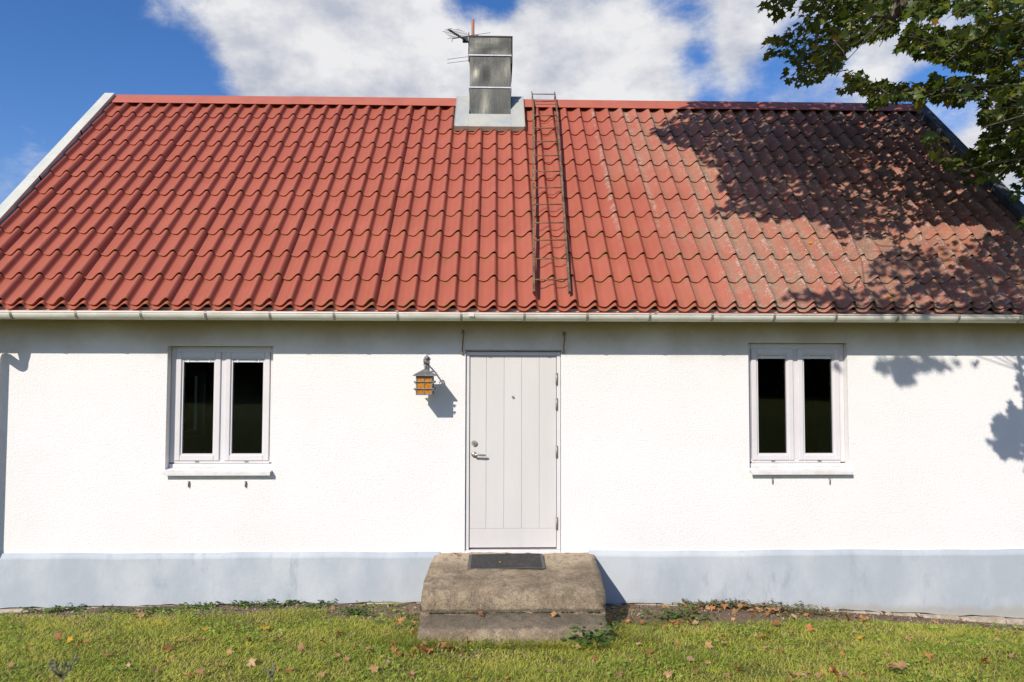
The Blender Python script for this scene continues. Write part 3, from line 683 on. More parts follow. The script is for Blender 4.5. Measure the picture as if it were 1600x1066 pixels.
# gutter
GY, GZ, GR = YE-.035, at(600, 489.5, YE-.12)[2], .068
pr = []
for k in range(13):
    a = math.pi*k/12; pr.append((GY-GR*math.cos(a)*1.0, GZ-GR*math.sin(a)*.98))
inn = [(GY-(GR-.004)*math.cos(math.pi*k/12), GZ-(GR-.004)*math.sin(math.pi*k/12)*.97) for k in range(12, -1, -1)]
mb = MB(); mb.sweep_x(pr+inn, XL-.22, XR+.22, nx=6)
mb.tube([(XL-.22, GY-GR+.002, GZ+.002), (XR+.22, GY-GR+.002, GZ+.002)], .0085, 8)
gutter = fixn(mb.build('gutter', gutter_m, house, True))
gpx = at(15.5, 495, GY-GR)[0]; bx_ = gpx
while bx_ < XR+.1:
    mb = MB(); ov = [(GY-(GR+.003)*math.cos(math.pi*k/8), GZ-(GR+.003)*math.sin(math.pi*k/8)) for k in range(9)]
    ov = [(GY-GR+.008, GZ+.012), (GY-GR-.007, GZ+.009)]+ov; iv = [(GY+(p[0]-GY)*.9, GZ+(p[1]-GZ)*.9) for p in ov][::-1]
    mb.sweep_x(ov+iv, bx_-.012, bx_+.012); fixn(mb.build('gutter_bracket', hinge_m, gutter)); bx_ += .617
p = at(737, 491, GY-GR); MB().box(p[0]-.028, p[0]+.028, GY-GR-.006, GY-GR+.012, GZ-.03, GZ+.014, .004).build('gutter_joint', gutter_m, gutter)
# downpipe just outside the picture: its shadow falls on the wall
dp = MB(); ox = -5.05
dp.tube([(ox, GY, GZ-.05), (ox, GY, GZ-.10), (ox, GY, GZ-.15)], [.062, .055, .044], 16)
dp.tube([(ox, GY, GZ-.14), (ox, GY, GZ-.19), (ox, GY+.008, GZ-.22), (ox-.001, GY+.03, GZ-.245), (ox-.003, GY+.06, GZ-.262), (ox-.008, -.17, GZ-.315), (ox-.01, -.13, GZ-.338), (ox-.012, -.105, GZ-.36), (ox-.012, -.093, GZ-.39), (ox-.012, -.09, GZ-.43), (ox-.012, -.09, .70), (ox-.012, -.10, .64), (ox-.012, -.13, .60)], .042, 16)
fixn(dp.build('downpipe', gutter_m, house, True))

# ------------------------------------------------------------------ chimney
YF, YK = 2.38, 3.0
zc0 = at(766, 184, YF)[2]-.3; zc1 = at(766, 59, YF)[2]
chim = MB().box(CHX0+.02, CHX1-.02, YF+.02, YK-.02, 5.4, zc1-.02).build('chimney', dark_m, house, label='sheet-metal clad chimney on the ridge')
zb1, zb2 = at(766, 137.5, YF)[2], at(766, 87.3, YF)[2]; zbase = at(766, 184, YF)[2]
def cladding(z0, z1, out):
    n, mz = 14, 8; mb = MB(); rg = random.Random(int(z0*100))
    gx = [[rg.uniform(-1, 1) for _ in range(5)] for _ in range(5)]
    def dent(u, v):
        a, b = u*3.99, v*3.99; i, j = int(a), int(b); fa, fb = a-i, b-j; fa = fa*fa*(3-2*fa); fb = fb*fb*(3-2*fb)
        g = gx; return (g[i][j]*(1-fa)+g[i+1][j]*fa)*(1-fb)+(g[i][j+1]*(1-fa)+g[i+1][j+1]*fa)*fb
    a, b = CHX0-out, CHX1+out
    for face in range(4):
        def pt(u, v):
            e = min(u, 1-u, v, 1-v); dd = .014*dent(u, v)*min(1, e*6)
            zz = z0+(z1-z0)*v
            return [(a+(b-a)*u, YF-out-dd, zz), (b+dd, YF-out+(YK-YF+2*out)*u, zz), (b-(b-a)*u, YK+out+dd, zz), (a-dd, YK+out-(YK-YF+2*out)*u, zz)][face]
        vs = [pt(i/n, j/mz) for j in range(mz+1) for i in range(n+1)]
        mb.add(vs, [(j*(n+1)+i, j*(n+1)+i+1, (j+1)*(n+1)+i+1, (j+1)*(n+1)+i) for j in range(mz) for i in range(n)])
    return mb.build('cladding_panel', clad_m, chim, True)
cladding(zbase-.7, zb1, .004); cladding(zb1, zb2, .001); cladding(zb2, zc1, .008)
for zz in (zb1, zb2):
    q = .016; mb = MB(); mb.box(CHX0-q, CHX1+q, YF-q, YF-.0085, zz-.009, zz+.012, .003).box(CHX0-q, CHX1+q, YK+.0085, YK+q, zz-.016, zz+.018, .003)
    mb.box(CHX0-q, CHX0-.0085, YF-.0085, YK+.0085, zz-.016, zz+.018).box(CHX1+.0085, CHX1+q, YF-.0085, YK+.0085, zz-.016, zz+.018); mb.build('seam_band', band_m, chim)
q = .03; mb = MB(); mb.box(CHX0-.014, CHX1+q, YF-.016, YK+q, zc1, zc1+.022, .004); mb.box(CHX1+.012, CHX1+q, YF+.0, YK+q, zc1-.37, zc1, .003); mb.build('cap', black_m, chim)
# flashing
fx0, fx1 = at(712, 197, 2.25)[0], at(818.5, 197, 2.25)[0]; HF = .112
def Ppx(px, py):
    nrm = np.array([0, -ST, CT]); return onplane(px, py, nrm, P(0, 0, HF))
s_f0 = (Ppx(766, 197)[1]-YE+HF*ST)/CT; s_f1 = (Ppx(766, 184.5)[1]-YE+HF*ST)/CT; s_top = SR+HF*math.tan(TH)*.0+.105
def strip(x0, x1, s0, s1, h, name='flashing'):
    mb = MB(); mb.hexa([P(x0, s0, h-.008), P(x1, s0, h-.008), P(x1, s1, h-.008), P(x0, s1, h-.008), P(x0, s0, h), P(x1, s0, h), P(x1, s1, h), P(x0, s1, h)])
    return mb
for (x0, x1, s0, s1) in ((fx0, CHX0-.005, s_f0, s_top), (CHX1+.005, fx1, s_f0, s_top), (CHX0-.004, CHX1+.004, s_f0, s_f1+.12)):
    mb = strip(x0, x1, s0, s1, HF); mb.hexa([P(x0, s0-.012, HF-.07), P(x1, s0-.012, HF-.07), P(x1, s0-.006, HF-.07), P(x0, s0-.006, HF-.07), P(x0, s0-.012, HF-.0), P(x1, s0-.012, HF-.0), P(x1, s0-.001, HF-.0), P(x0, s0-.001, HF-.0)])
    if x1 < CHX0: mb.hexa([P(x0-.01, s0, HF-.07), P(x0-.002, s0, HF-.07), P(x0-.002, s1, HF-.07), P(x0-.01, s1, HF-.07), P(x0-.01, s0, HF+.004), P(x0-.002, s0, HF+.004), P(x0-.002, s1, HF+.004), P(x0-.01, s1, HF+.004)])
    if x0 > CHX1: mb.hexa([P(x1+.002, s0, HF-.07), P(x1+.01, s0, HF-.07), P(x1+.01, s1, HF-.07), P(x1+.002, s1, HF-.07), P(x1+.002, s0, HF+.004), P(x1+.01, s0, HF+.004), P(x1+.01, s1, HF+.004), P(x1+.002, s1, HF+.004)])
    fixn(mb.build('flashing', flash_m, chim))
pa = P(0, s_top, HF)
mb = MB(); mb.hexa([(fx0, pa[1]+.001, pa[2]-.02), (fx1, pa[1]+.001, pa[2]-.02), (fx1, 2*YR-pa[1]+.5, pa[2]-.55), (fx0, 2*YR-pa[1]+.5, pa[2]-.55), (fx0, pa[1]+.001, pa[2]-.002), (fx1, pa[1]+.001, pa[2]-.002), (fx1, 2*YR-pa[1]+.5, pa[2]-.53), (fx0, 2*YR-pa[1]+.5, pa[2]-.53)])
fixn(mb.build('flashing', flash_m, chim))

# hooks and pegs on the wall
for px, t0, t1 in ((723.5, 519, 553), (881.5, 522, 551)):
    a = at(px, t0, -.012); b = at(px-.5, t1, -.012); mb = MB()
    mb.tube([(a[0], .01, a[2]), (a[0], -.02, a[2]), (a[0]+.004, -.026, a[2]-.03), (b[0]-.003, -.02, b[2]+.06), (b[0], -.024, b[2]+.02), (b[0], -.022, b[2]), (b[0]-.012, .01, b[2]-.01)], [.009, .012, .007, .006, .007, .008, .008], 8)
    mb.tube([(a[0], -.018, a[2]+.022), (a[0], -.018, a[2]-.022)], .014, 8); fixn(mb.build('wall_hook', rust, house, True))
for px, py in ((294.5, 757), (383.5, 757), (1207.5, 751.5), (1297, 752)):
    a = at(px, py, -.015); mb = MB()
    mb.tube([(a[0], .01, a[2]+.024), (a[0], -.008, a[2]+.026), (a[0], -.014, a[2]+.012), (a[0]-.001, -.014, a[2]-.03)], [.006, .009, .008, .006], 8); fixn(mb.build('wall_peg', lan_m, house, True))

# ------------------------------------------------------------------ concrete steps
steps = thing('concrete_steps', 'worn brown concrete doorsteps in front of the pale grey door', 'steps', (.2, -.6, .05))
def stepblock(prof_, x0a, x1a, x0b, x1b, name, nxs=26, bulge=.012, seed=0):
    """prof_ (y, z) from the wall over the nose to the ground; sides run from a (wall) to b (front)"""
    rg = np.random.default_rng(seed); mb = MB(); k = len(prof_); y0, y1 = prof_[0][0], prof_[-1][0]; vs = []
    for i in range(nxs+1):
        u = i/nxs
        for j, (y, z) in enumerate(prof_):
            f = (y-y0)/(y1-y0); xa = x0a+(x0b-x0a)*f; xb = x1a+(x1b-x1a)*f
            edge = max(0, 1-min(u, 1-u)*nxs/1.3)
            jz = rg.normal()*.0045; jy = rg.normal()*.007
            vs.append((xa+(xb-xa)*u+rg.normal()*.003, y+(jy if 0 < j else 0), z+jz-edge*.012*(1 if j < k-1 else 0)-.006*math.sin(u*7+seed)))
    fs = [(i*k+j, i*k+j+1, (i+1)*k+j+1, (i+1)*k+j) for i in range(nxs) for j in range(k-1)]
    base = len(vs)
    for i in (0, nxs):                            # side walls down to the ground
        for j in range(k): v = vs[i*k+j]; vs.append((v[0]+(-.01 if i == 0 else .01), v[1], -.35))
    for j in range(k-1):
        fs.append((j, base+j, base+j+1, j+1)); fs.append((nxs*k+j, nxs*k+j+1, base+k+j+1, base+k+j))
    mb.add(vs, fs); o = fixn(mb.build(name, concrete, steps, True)); return o
up_ = [(.018, .546), (-.04, .543), (-.16, .538), (-.3, .533), (-.45, .527), (-.58, .519), (-.69, .509), (-.78, .494), (-.85, .477), (-.9, .452), (-.925, .415), (-.938, .37), (-.944, .325), (-.948, .285), (-.955, -.1)]
stepblock(up_, SX0, SX1, -.655, .985, 'upper_step', seed=3)
lo_ = [(-.90, .272), (-.98, .269), (-1.06, .266), (-1.14, .262), (-1.215, .257), (-1.252, .250), (-1.274, .237), (-1.284, .215), (-1.288, .17), (-1.292, .12), (-1.298, .06), (-1.305, -.1)]
stepblock(lo_, -.645, .985, -.645, .96, 'lower_step', seed=8)
mb = MB()
for k in range(60):
    x = random.uniform(-.6, .93); l = random.uniform(.01, .05)
    if random.random() < .25: continue
    mb.tube([(x-l, -.962, .279), (x, -.964, .282), (x+l, -.962, .279)], [.002, random.uniform(.004, .009), .002], 6)
fixn(mb.build('gap_shade_line', gap_shade_m, steps, True, kind='stuff'))  # dark strands stand in for shade in the gap between the steps
# doormat
a = at(733.1, 870, -.1); xm0 = -.245; 
mt = thing('doormat', 'thin black rubber doormat lying on the concrete step', 'doormat', (.13, -.3, .545))
def mat_z(y): return float(np.interp(-y, [-.02, .16, .3, .45, .58], [.546, .538, .532, .524, .512]))+.012
def matquad(x0, x1, y0, y1, t0, t1, nn=8, tl=0.):
    mb = MB(); vs = []
    for j in range(nn+1):
        y = y0+(y1-y0)*j/nn; 
        for i in range(13):
            x = x0+(x1-x0)*i/12; z = mat_z(y)+.004*math.sin(x*6)
            vs.append((x+tl*(y-y0), y, z+t0)); vs.append((x+tl*(y-y0), y, z+t1))
    n = 13
    id_ = lambda j, i, k: (j*n+i)*2+k
    fs = []
    for j in range(nn):
        for i in range(12): fs += [(id_(j, i, 1), id_(j, i+1, 1), id_(j+1, i+1, 1), id_(j+1, i, 1)), (id_(j, i, 0), id_(j+1, i, 0), id_(j+1, i+1, 0), id_(j, i+1, 0))]
    for i in range(12): fs += [(id_(0, i, 0), id_(0, i+1, 0), id_(0, i+1, 1), id_(0, i, 1)), (id_(nn, i, 0), id_(nn, i, 1), id_(nn, i+1, 1), id_(nn, i+1, 0))]
    for j in range(nn): fs += [(id_(j, 0, 0), id_(j, 0, 1), id_(j+1, 0, 1), id_(j+1, 0, 0)), (id_(j, 12, 0), id_(j+1, 12, 0), id_(j+1, 12, 1), id_(j, 12, 1))]
    return mb.add(vs, fs)
A, B, C_, D_ = at(733.1, 870, -.09), at(847.5, 869, -.09), at(730.2, 890.7, -.5), at(851.9, 890.7, -.5)
MX0, MX1 = (A[0]+C_[0])/2, (B[0]+D_[0])/2
fixn(matquad(MX0, MX1, -.085, -.505, -.002, .005).build('border', matb_m, mt)); fixn(matquad(MX0+.028, MX1-.028, -.092, -.498, .001, .0085).build('ribbed_pad', mat_m, mt))

# ------------------------------------------------------------------ roof ladder
lad = thing('roof_ladder', 'narrow rusty steel ladder lying on the red roof beside the chimney', 'ladder', P(.6, .15, .1))
HL = .13; nrm = np.array([0, -ST, CT]); p0 = P(0, 0, HL)
def lp(px, py): 
    q = onplane(px, py, nrm, p0); return q[0], (q[1]-YE+HL*ST)/CT
lb, lt = lp(834, 457), lp(833, 160); rb_, rt = lp(890, 457), lp(869, 160)
def rail(b, t):
    mb = MB(); n = 14
    for k in range(n):
        f0, f1 = k/n, (k+1)/n; x0 = b[0]+(t[0]-b[0])*f0; x1 = b[0]+(t[0]-b[0])*f1; s0 = b[1]+(t[1]-b[1])*f0; s1 = b[1]+(t[1]-b[1])*f1; w_ = .0105
        mb.hexa([P(x0-w_, s0, HL-.022), P(x0+w_, s0, HL-.022), P(x1+w_, s1, HL-.022), P(x1-w_, s1, HL-.022), P(x0-w_, s0, HL+.016), P(x0+w_, s0, HL+.016), P(x1+w_, s1, HL+.016), P(x1-w_, s1, HL+.016)])
    # hook over the ridge
    e = P(t[0], t[1], HL); pts = [e, (e[0]-.004, YR-.02, apz+.075), (e[0], YR+.06, apz+.06), (e[0], YR+.2, apz-.1)]
    mb.tube(pts, .009, 6); mb.tube([P(t[0], t[1]-.02, HL), (t[0]-.012, YR-.03, apz+.1)], .008, 6)
    # feet that stand on the tiles
    for f in (.03, .35, .67, .95):
        x = b[0]+(t[0]-b[0])*f; s = b[1]+(t[1]-b[1])*f; mb.tube([P(x, s, HL-.02), P(x, s, .012)], .007, 6)
    return fixn(mb.build('rail', lad_m, lad))
rail(lb, lt); rail(rb_, rt)
for py in (159, 181, 201, 222, 244.5, 269, 295, 320.5, 349, 376, 406, 438):
    (xa, s1), (xb, s2) = lp(832.5+(py-155)*.005, py), lp(869+(py-155)*.069, py-1)
    s_ = (s1+s2)/2+random.uniform(-.01, .01)
    fixn(MB().tube([P(xa-.004, s_-.005, HL+.004), P((xa+xb)/2, s_+random.uniform(-.006, .006), HL+.002), P(xb+.004, s_+.005, HL+.004)], .0075, 6).build('rung', lad_m, lad, True))
fixn(MB().tube([(lt[0]-.004, YR-.02, apz+.07), (rt[0]-.004, YR-.02, apz+.07)], .007, 6).build('rung', lad_m, lad, True))

# ------------------------------------------------------------------ antenna
yM = 3.12; mp = at(739, 31, yM); mx_ = mp[0]
ant = thing('tv_antenna', 'thin television aerial on a brown pipe behind the chimney', 'antenna', (mx_, yM, 6.0))
fixn(MB().tube([(mx_, yM, 5.9), (mx_, yM, mp[2])], .024, 10).build('mast', mast_m, ant, True))
zA = 7.1
def atz(px, py, z):
    d = ray(px, py); return CAM+d*((z-CAM[2])/d[2])
b0, b1 = atz(701, 46.5, zA), at(738, 69.5, yM-.02); bd = b1-b0; bl_ = np.linalg.norm(bd[:2]); bu = bd/bl_; pe = np.array([-bu[1], bu[0], 0])*-1
fixn(MB().tube([b0, b1], .015, 6).build('boom', ant_m, ant))
for k in range(7):
    c0 = b0+bd*(.01+k*.085); hl = .12+.006*k if k else .05
    fixn(MB().tube([c0-pe*hl+np.array([0, 0, .012]), c0+pe*hl+np.array([0, 0, .012])], .0035, 5).build('director', ant_m, ant))
c0 = b0+bd*.68
fixn(MB().tube([c0-pe*.2, c0-pe*.21+np.array([0, 0, .02]), c0-pe*.2+np.array([0, 0, .045]), c0+pe*.2+np.array([0, 0, .045]), c0+pe*.21+np.array([0, 0, .02]), c0+pe*.2], .005, 6).build('dipole', ant_m, ant))
MB().box(c0[0]-.04, c0[0]+.04, c0[1]-.03, c0[1]+.03, c0[2]-.035, c0[2]+.035, .008).build('dipole_box', black_m, ant)
for dz in (-.28, -.22, .10):
    c1 = b0+bd*.84+np.array([0, 0, dz])
    fixn(MB().tube([c1-pe*.34, c1+pe*.34], .0035, 5).build('reflector_rod', ant_m, ant))
c1 = b0+bd*.84
fixn(MB().tube([c1+np.array([0, 0, -.3]), c1+np.array([0, 0, .15])], .008, 5).build('reflector_post', ant_m, ant))

# ------------------------------------------------------------------ lantern
yl = -.23; q = at(664, 602, yl); lw_, z0 = .075, at(664, 617.5, yl-.07)[2]; z1 = at(664, 587, yl-.07)[2]
lan = thing('wall_lantern', 'grey iron wall lantern with amber glass beside the door', 'lantern', (q[0], -.01, z0))
lx = q[0]
fr_ = MB()
for sx in (-1, 1):
    for sy in (-1, 1): fr_.box(lx+sx*lw_-.007, lx+sx*lw_+.007, yl+sy*lw_-.007, yl+sy*lw_+.007, z0, z1, .002)
for zz in (z0, z1-.012):
    fr_.box(lx-lw_-.006, lx+lw_+.006, yl-lw_-.006, yl-lw_+.006, zz, zz+.014, .002).box(lx-lw_-.006, lx+lw_+.006, yl+lw_-.006, yl+lw_+.006, zz, zz+.014, .002)
    fr_.box(lx-lw_-.006, lx-lw_+.006, yl-lw_+.006, yl+lw_-.006, zz, zz+.014, .002).box(lx+lw_-.006, lx+lw_+.006, yl-lw_+.006, yl+lw_-.006, zz, zz+.014, .002)
fr_.box(lx-lw_+.006, lx+lw_-.006, yl-lw_+.006, yl+lw_-.006, z0+.001, z0+.006)
fr_.build('frame', lan_m, lan)
for (ax, sg) in (('y', -1), ('y', 1), ('x', -1), ('x', 1)):
    mb = MB(); br = MB()
    if ax == 'y':
        yy = yl+sg*lw_; mb.box(lx-lw_+.007, lx+lw_-.007, yy-.002, yy+.002, z0+.012, z1-.012)
        br.box(lx-.004, lx+.004, yy+sg*.003, yy+sg*.009, z0+.005, z1-.005)
        for f in (.32, .68): zz = z0+(z1-z0)*f; br.tube([(lx-lw_-.02, yy+sg*.012, zz), (lx+lw_+.02, yy+sg*.012, zz)], .006, 6); br.tube([(lx-lw_-.026, yy+sg*.012, zz), (lx-lw_-.012, yy+sg*.012, zz)], .009, 6); br.tube([(lx+lw_+.026, yy+sg*.012, zz), (lx+lw_+.012, yy+sg*.012, zz)], .009, 6)
    else:
        xx = lx+sg*lw_; mb.box(xx-.002, xx+.002, yl-lw_+.007, yl+lw_-.007, z0+.012, z1-.012)
        br.box(xx+sg*.003, xx+sg*.009, yl-.004, yl+.004, z0+.005, z1-.005)
        for f in (.32, .68): zz = z0+(z1-z0)*f-.013; br.tube([(xx+sg*.012, yl-lw_-.02, zz), (xx+sg*.012, yl+lw_+.02, zz)], .006, 6)
    mb.build('pane', amber, lan); fixn(br.build('bar', lan_m, lan))
rf = MB(); e = lw_+.035; t_ = .016; zt = z1+.062
rf.add([(lx-e, yl-e, z1-.004), (lx+e, yl-e, z1-.004), (lx+e, yl+e, z1-.004), (lx-e, yl+e, z1-.004), (lx-e, yl-e, z1+.004), (lx+e, yl-e, z1+.004), (lx+e, yl+e, z1+.004), (lx-e, yl+e, z1+.004),
        (lx-t_, yl-t_, zt), (lx+t_, yl-t_, zt), (lx+t_, yl+t_, zt), (lx-t_, yl+t_, zt)],
       [(3, 2, 1, 0), (0, 1, 5, 4), (1, 2, 6, 5), (2, 3, 7, 6), (3, 0, 4, 7), (4, 5, 9, 8), (5, 6, 10, 9), (6, 7, 11, 10), (7, 4, 8, 11), (8, 9, 10, 11)])
fixn(rf.build('lantern_roof', lan_m, lan))
br = MB(); za = zt+.075; wx = lx-.005
br.box(wx-.022, wx+.022, -.014, .001, za-.10, za+.03, .003)
br.add([(wx, -.02, za+.075), (wx+.03, -.02, za+.045), (wx, -.02, za+.01), (wx-.03, -.02, za+.045), (wx, .001, za+.075), (wx+.03, .001, za+.045), (wx, .001, za+.01), (wx-.03, .001, za+.045)],
       [(0, 1, 2, 3), (7, 6, 5, 4), (0, 4, 5, 1), (1, 5, 6, 2), (2, 6, 7, 3), (3, 7, 4, 0)])
br.tube([(wx, .0, za-.02), (wx, -.06, za-.005), (lx, -.14, za+.0), (lx, yl, za-.01), (lx, yl-.05, za-.02), (lx-.003, yl-.075, za-.0), (lx-.004, yl-.06, za+.025), (lx-.003, yl-.035, za+.02)], .0085, 8)
br.tube([(wx, -.004, za-.085), (wx, -.05, za-.07), (wx, -.085, za-.03), (lx, -.12, za-.006)], .006, 8)
br.tube([(lx, yl, za-.01), (lx+.014, yl, za-.03), (lx, yl, zt+.012), (lx-.014, yl, za-.03), (lx, yl, za-.01)], .0045, 6)
br.tube([(lx, yl, zt+.02), (lx, yl, zt-.004)], [.006, .012], 8)
fixn(br.build('bracket', lan_m, lan, True))

# ------------------------------------------------------------------ leaves
def leaf2d():
    half = [(0, 1.), (13, .70), (20, .72), (27, .56), (40, .74), (51, .95), (62, .72), (80, .56), (104, .80), (122, .58), (152, .50), (176, .16)]
    pts = [(r*math.sin(R(a)), r*math.cos(R(a))) for a, r in half] + [(-r*math.sin(R(a)), r*math.cos(R(a))) for a, r in half[::-1][:-1]]
    return np.array(pts)
L2 = leaf2d(); NLV = len(L2)+1
LT = [(0, 1+i, 1+(i+1) % len(L2)) for i in range(len(L2))]
def leafverts(pos, tipdir, normal, size, droop=.18, fold=.12, curl=None):
    """arrays (n,3),(n,3),(n,3),(n,) -> (n,NLV,3); the leaf hangs from pos (its stalk end)"""
    n = len(pos); t = tipdir/np.linalg.norm(tipdir, axis=1, keepdims=True)
    nn = normal-(normal*t).sum(1, keepdims=True)*t; nn /= np.linalg.norm(nn, axis=1, keepdims=True)+1e-9; s = np.cross(t, nn)
    pl = np.concatenate([[[0, 0]], L2]); lx_, ly_ = pl[:, 0], pl[:, 1]
    r2 = lx_**2+ly_**2
    if curl is None: curl = np.ones(n)
    zz = -(droop*np.maximum(ly_, 0)**2)[None]*curl[:, None]+(fold*np.abs(lx_))[None]*curl[:, None]-.08*r2[None]
    return pos[:, None]+size[:, None, None]*(s[:, None]*lx_[None, :, None]+t[:, None]*(ly_+.2)[None, :, None]+nn[:, None]*zz[:, :, None])

# -------- maple tree: where its leaves show against the sky and where its shade falls
VIS = [
 [(1190, -20), (1190, 22), (1215, 28), (1245, 22), (1262, 30), (1235, 45), (1205, 55), (1188, 76), (1195, 92), (1232, 84), (1236, 100), (1222, 118), (1228, 132), (1248, 134), (1290, 122), (1305, 114), (1318, 112), (1322, 78), (1345, 66), (1380, 62), (1410, 42), (1400, 30), (1440, 28), (1462, 32), (1482, 16), (1486, -20)],
 [(1402, 82), (1408, 52), (1428, 34), (1470, 44), (1500, 40), (1540, 36), (1610, 20), (1610, 140), (1560, 118), (1530, 112), (1492, 104), (1465, 96), (1450, 92), (1432, 88), (1420, 70)],
 [(1308, 146), (1322, 128), (1326, 112), (1354, 114), (1362, 130), (1400, 128), (1450, 132), (1458, 112), (1480, 122), (1520, 118), (1545, 130), (1540, 150), (1512, 152), (1500, 168), (1478, 156), (1452, 160), (1436, 168), (1424, 156), (1390, 160), (1366, 172), (1356, 166), (1360, 148), (1335, 140)],
 [(1486, -20), (1620, -20), (1620, 300), (1598, 298), (1584, 318), (1580, 310), (1592, 276), (1582, 250), (1555, 232), (1540, 212), (1532, 180), (1536, 150), (1548, 120), (1530, 30), (1520, 20), (1498, 24), (1490, 10)],
 [(1442, 214), (1458, 202), (1474, 214), (1492, 228), (1506, 246), (1520, 232), (1536, 212), (1560, 210), (1620, 200), (1620, 264), (1575, 268), (1565, 285), (1548, 278), (1535, 292), (1515, 284), (1490, 292), (1484, 270), (1466, 252), (1456, 232)],
 [(1586, 346), (1602, 330), (1640, 320), (1640, 372), (1598, 362)]]
SHD = [
 [(1014, 208), (1040, 196), (1062, 182), (1078, 168), (1120, 158), (1432, 140), (1520, 236), (1600, 322), (1640, 362), (1620, 408), (1585, 392), (1560, 362), (1520, 352), (1478, 356), (1446, 352), (1420, 366), (1404, 388), (1352, 378), (1318, 386), (1290, 358), (1256, 340), (1240, 346), (1196, 348), (1160, 340), (1112, 346), (1122, 326), (1154, 318), (1124, 300), (1130, 276), (1098, 254), (1086, 238), (1050, 230)],
 [(1226, 470), (1238, 452), (1290, 462), (1330, 444), (1356, 428), (1374, 404), (1394, 390), (1440, 384), (1500, 378), (1560, 372), (1620, 390), (1620, 492), (1440, 492), (1340, 492), (1290, 480)],
 [(1364, 545), (1440, 545), (1540, 545), (1535, 572), (1500, 560), (1478, 580), (1440, 572), (1420, 606), (1396, 590), (1370, 575)],
 [(1620, 548), (1600, 560), (1586, 575), (1592, 600), (1582, 640), (1556, 655), (1548, 690), (1564, 716), (1590, 712), (1620, 716)],
 [(1305, 545), (1322, 545), (1326, 600), (1312, 596)]]
def inpoly(px, py, poly):
    c_ = np.zeros(np.shape(px), bool); n = len(poly); j = n-1
    for i in range(n):
        xi, yi = poly[i]; xj, yj = poly[j]
        c_ ^= ((yi > py) != (yj > py)) & (px < (xj-xi)*(py-yi)/(yj-yi+1e-12)+xi); j = i
    return c_
def inany(px, py, polys):
    r = np.zeros(np.shape(px), bool)
    for p_ in polys: r |= inpoly(px, py, p_)
    return r
def shadow_hit(Q):
    """where the sunbeam through Q lands: roof, wall or ground"""
    t = (ZE+(Q[:, 1]-YE)*math.tan(TH)-Q[:, 2])/(-SB-math.tan(TH)) * 1.0
    H = Q+SUN*t[:, None]; onr = (H[:, 1] > YE-.12) & (H[:, 0] > XL-.3) & (H[:, 0] < XR+.3) & (H[:, 1] < YR+.1) & (t > 0)
    tw = -Q[:, 1]; Wl = Q+SUN*tw[:, None]; onw = ~onr & (tw > 0) & (Wl[:, 2] > -.2) & (Wl[:, 0] > XL) & (Wl[:, 0] < XR)
    tg = (Q[:, 2]-.1)/SB; G = Q+SUN*tg[:, None]
    return np.where(onr[:, None], H, np.where(onw[:, None], Wl, G)), onr, t
def okleaf(Q, mvis=8, relax=0):
    px, py, d = proj(Q); inf = (d > .2) & (px > -25) & (px < 1625) & (py > -22) & (py < 1090)
    v = ~inf | inany(px, py, VIS)
    H, onr, t = shadow_hit(Q); sx, sy, sd_ = proj(H)
    over = Q[:, 1] > YR+.2
    ins = (sd_ > .2) & (sx > -5) & (sx < 1605) & (sy > 0) & (sy < 1075) & ~((~onr) & (H[:, 1] > .05))
    s = ~ins | inany(sx, sy, SHD) | over
    above = (Q[:, 2] > ZE+(Q[:, 1]-YE)*math.tan(TH)+.22) | (Q[:, 1] < -.6) | (Q[:, 0] > XR+.6)
    return v & s & above
def samplepoly(poly, n):
    a = np.array(poly); lo, hi = a.min(0), a.max(0); out = []
    while len(out) < n:
        q = lo+(hi-lo)*rng.random((n*3, 2)); q = q[inpoly(q[:, 0], q[:, 1], poly)]; out += list(q)
    return np.array(out[:n])
def polyarea(p_):
    a = np.array(p_); return abs(np.dot(a[:, 0], np.roll(a[:, 1], 1))-np.dot(a[:, 1], np.roll(a[:, 0], 1)))/2
clusters = []                                     # (centre, leaf array)
def add_cluster(c_, n, r, flat=.55):
    Q = c_+rng.normal(size=(n, 3))*np.array([r, r, r*flat]); k = okleaf(Q)
    if k.sum() >= 2: clusters.append((c_, Q[k]))
depths = [(7.7, 9.2), (7.6, 9.0), (8.0, 9.0), (6.6, 8.8), (7.3, 8.2), (5.0, 5.5)]
dens_v = [2.1, 1.9, 1.3, 1.35, 1.3, 2.0]
for poly, (d0, d1), dn in zip(VIS, depths, dens_v):
    nc = int(polyarea(poly)/95*dn/5)+2
    for px, py in samplepoly(poly, nc):
        d = rng.uniform(d0, d1); c_ = CAM+ray(px, py)*d
        add_cluster(c_, 7, .16)
nrm_r = np.array([0, -ST, CT])
def shade_clusters(poly, n, t0, t1, r, k, wallp=False):
    for px, py in samplepoly(poly, n):
        H = at(px, py, 0.) if wallp else onplane(px, py, nrm_r, P(0, 0, .03))
        t = rng.uniform(t0, t1) if px < 1340 or wallp else rng.uniform(min(t0, .5), min(t1, 2.0) if py < 390 else t1); add_cluster(H-SUN*t, k, r)
shade_clusters(SHD[0], 860, 1.3, 4.2, .2, 13)
shade_clusters(SHD[0], 170, .35, 1.3, .2, 10)
shade_clusters(SHD[1], 135, 2.6, 4.5, .15, 10)
shade_clusters(SHD[2], 46, 3.4, 4.6, .10, 7, True)
shade_clusters(SHD[3], 34, 2.0, 2.9, .13, 10, True)
shade_clusters(SHD[4], 4, 3.4, 4.2, .05, 5, True)
nfill = 0
for _ in range(2600):                             # the rest of the crown
    u = rng.normal(size=3); u /= np.linalg.norm(u); c_ = np.array([8.7, .5, 7.4])+u*rng.uniform(.45, 1)**.6*np.array([3.7, 3.0, 3.4])
    if okleaf(c_[None])[0]: add_cluster(c_, 12, .24); nfill += 1
    if nfill > 420: break
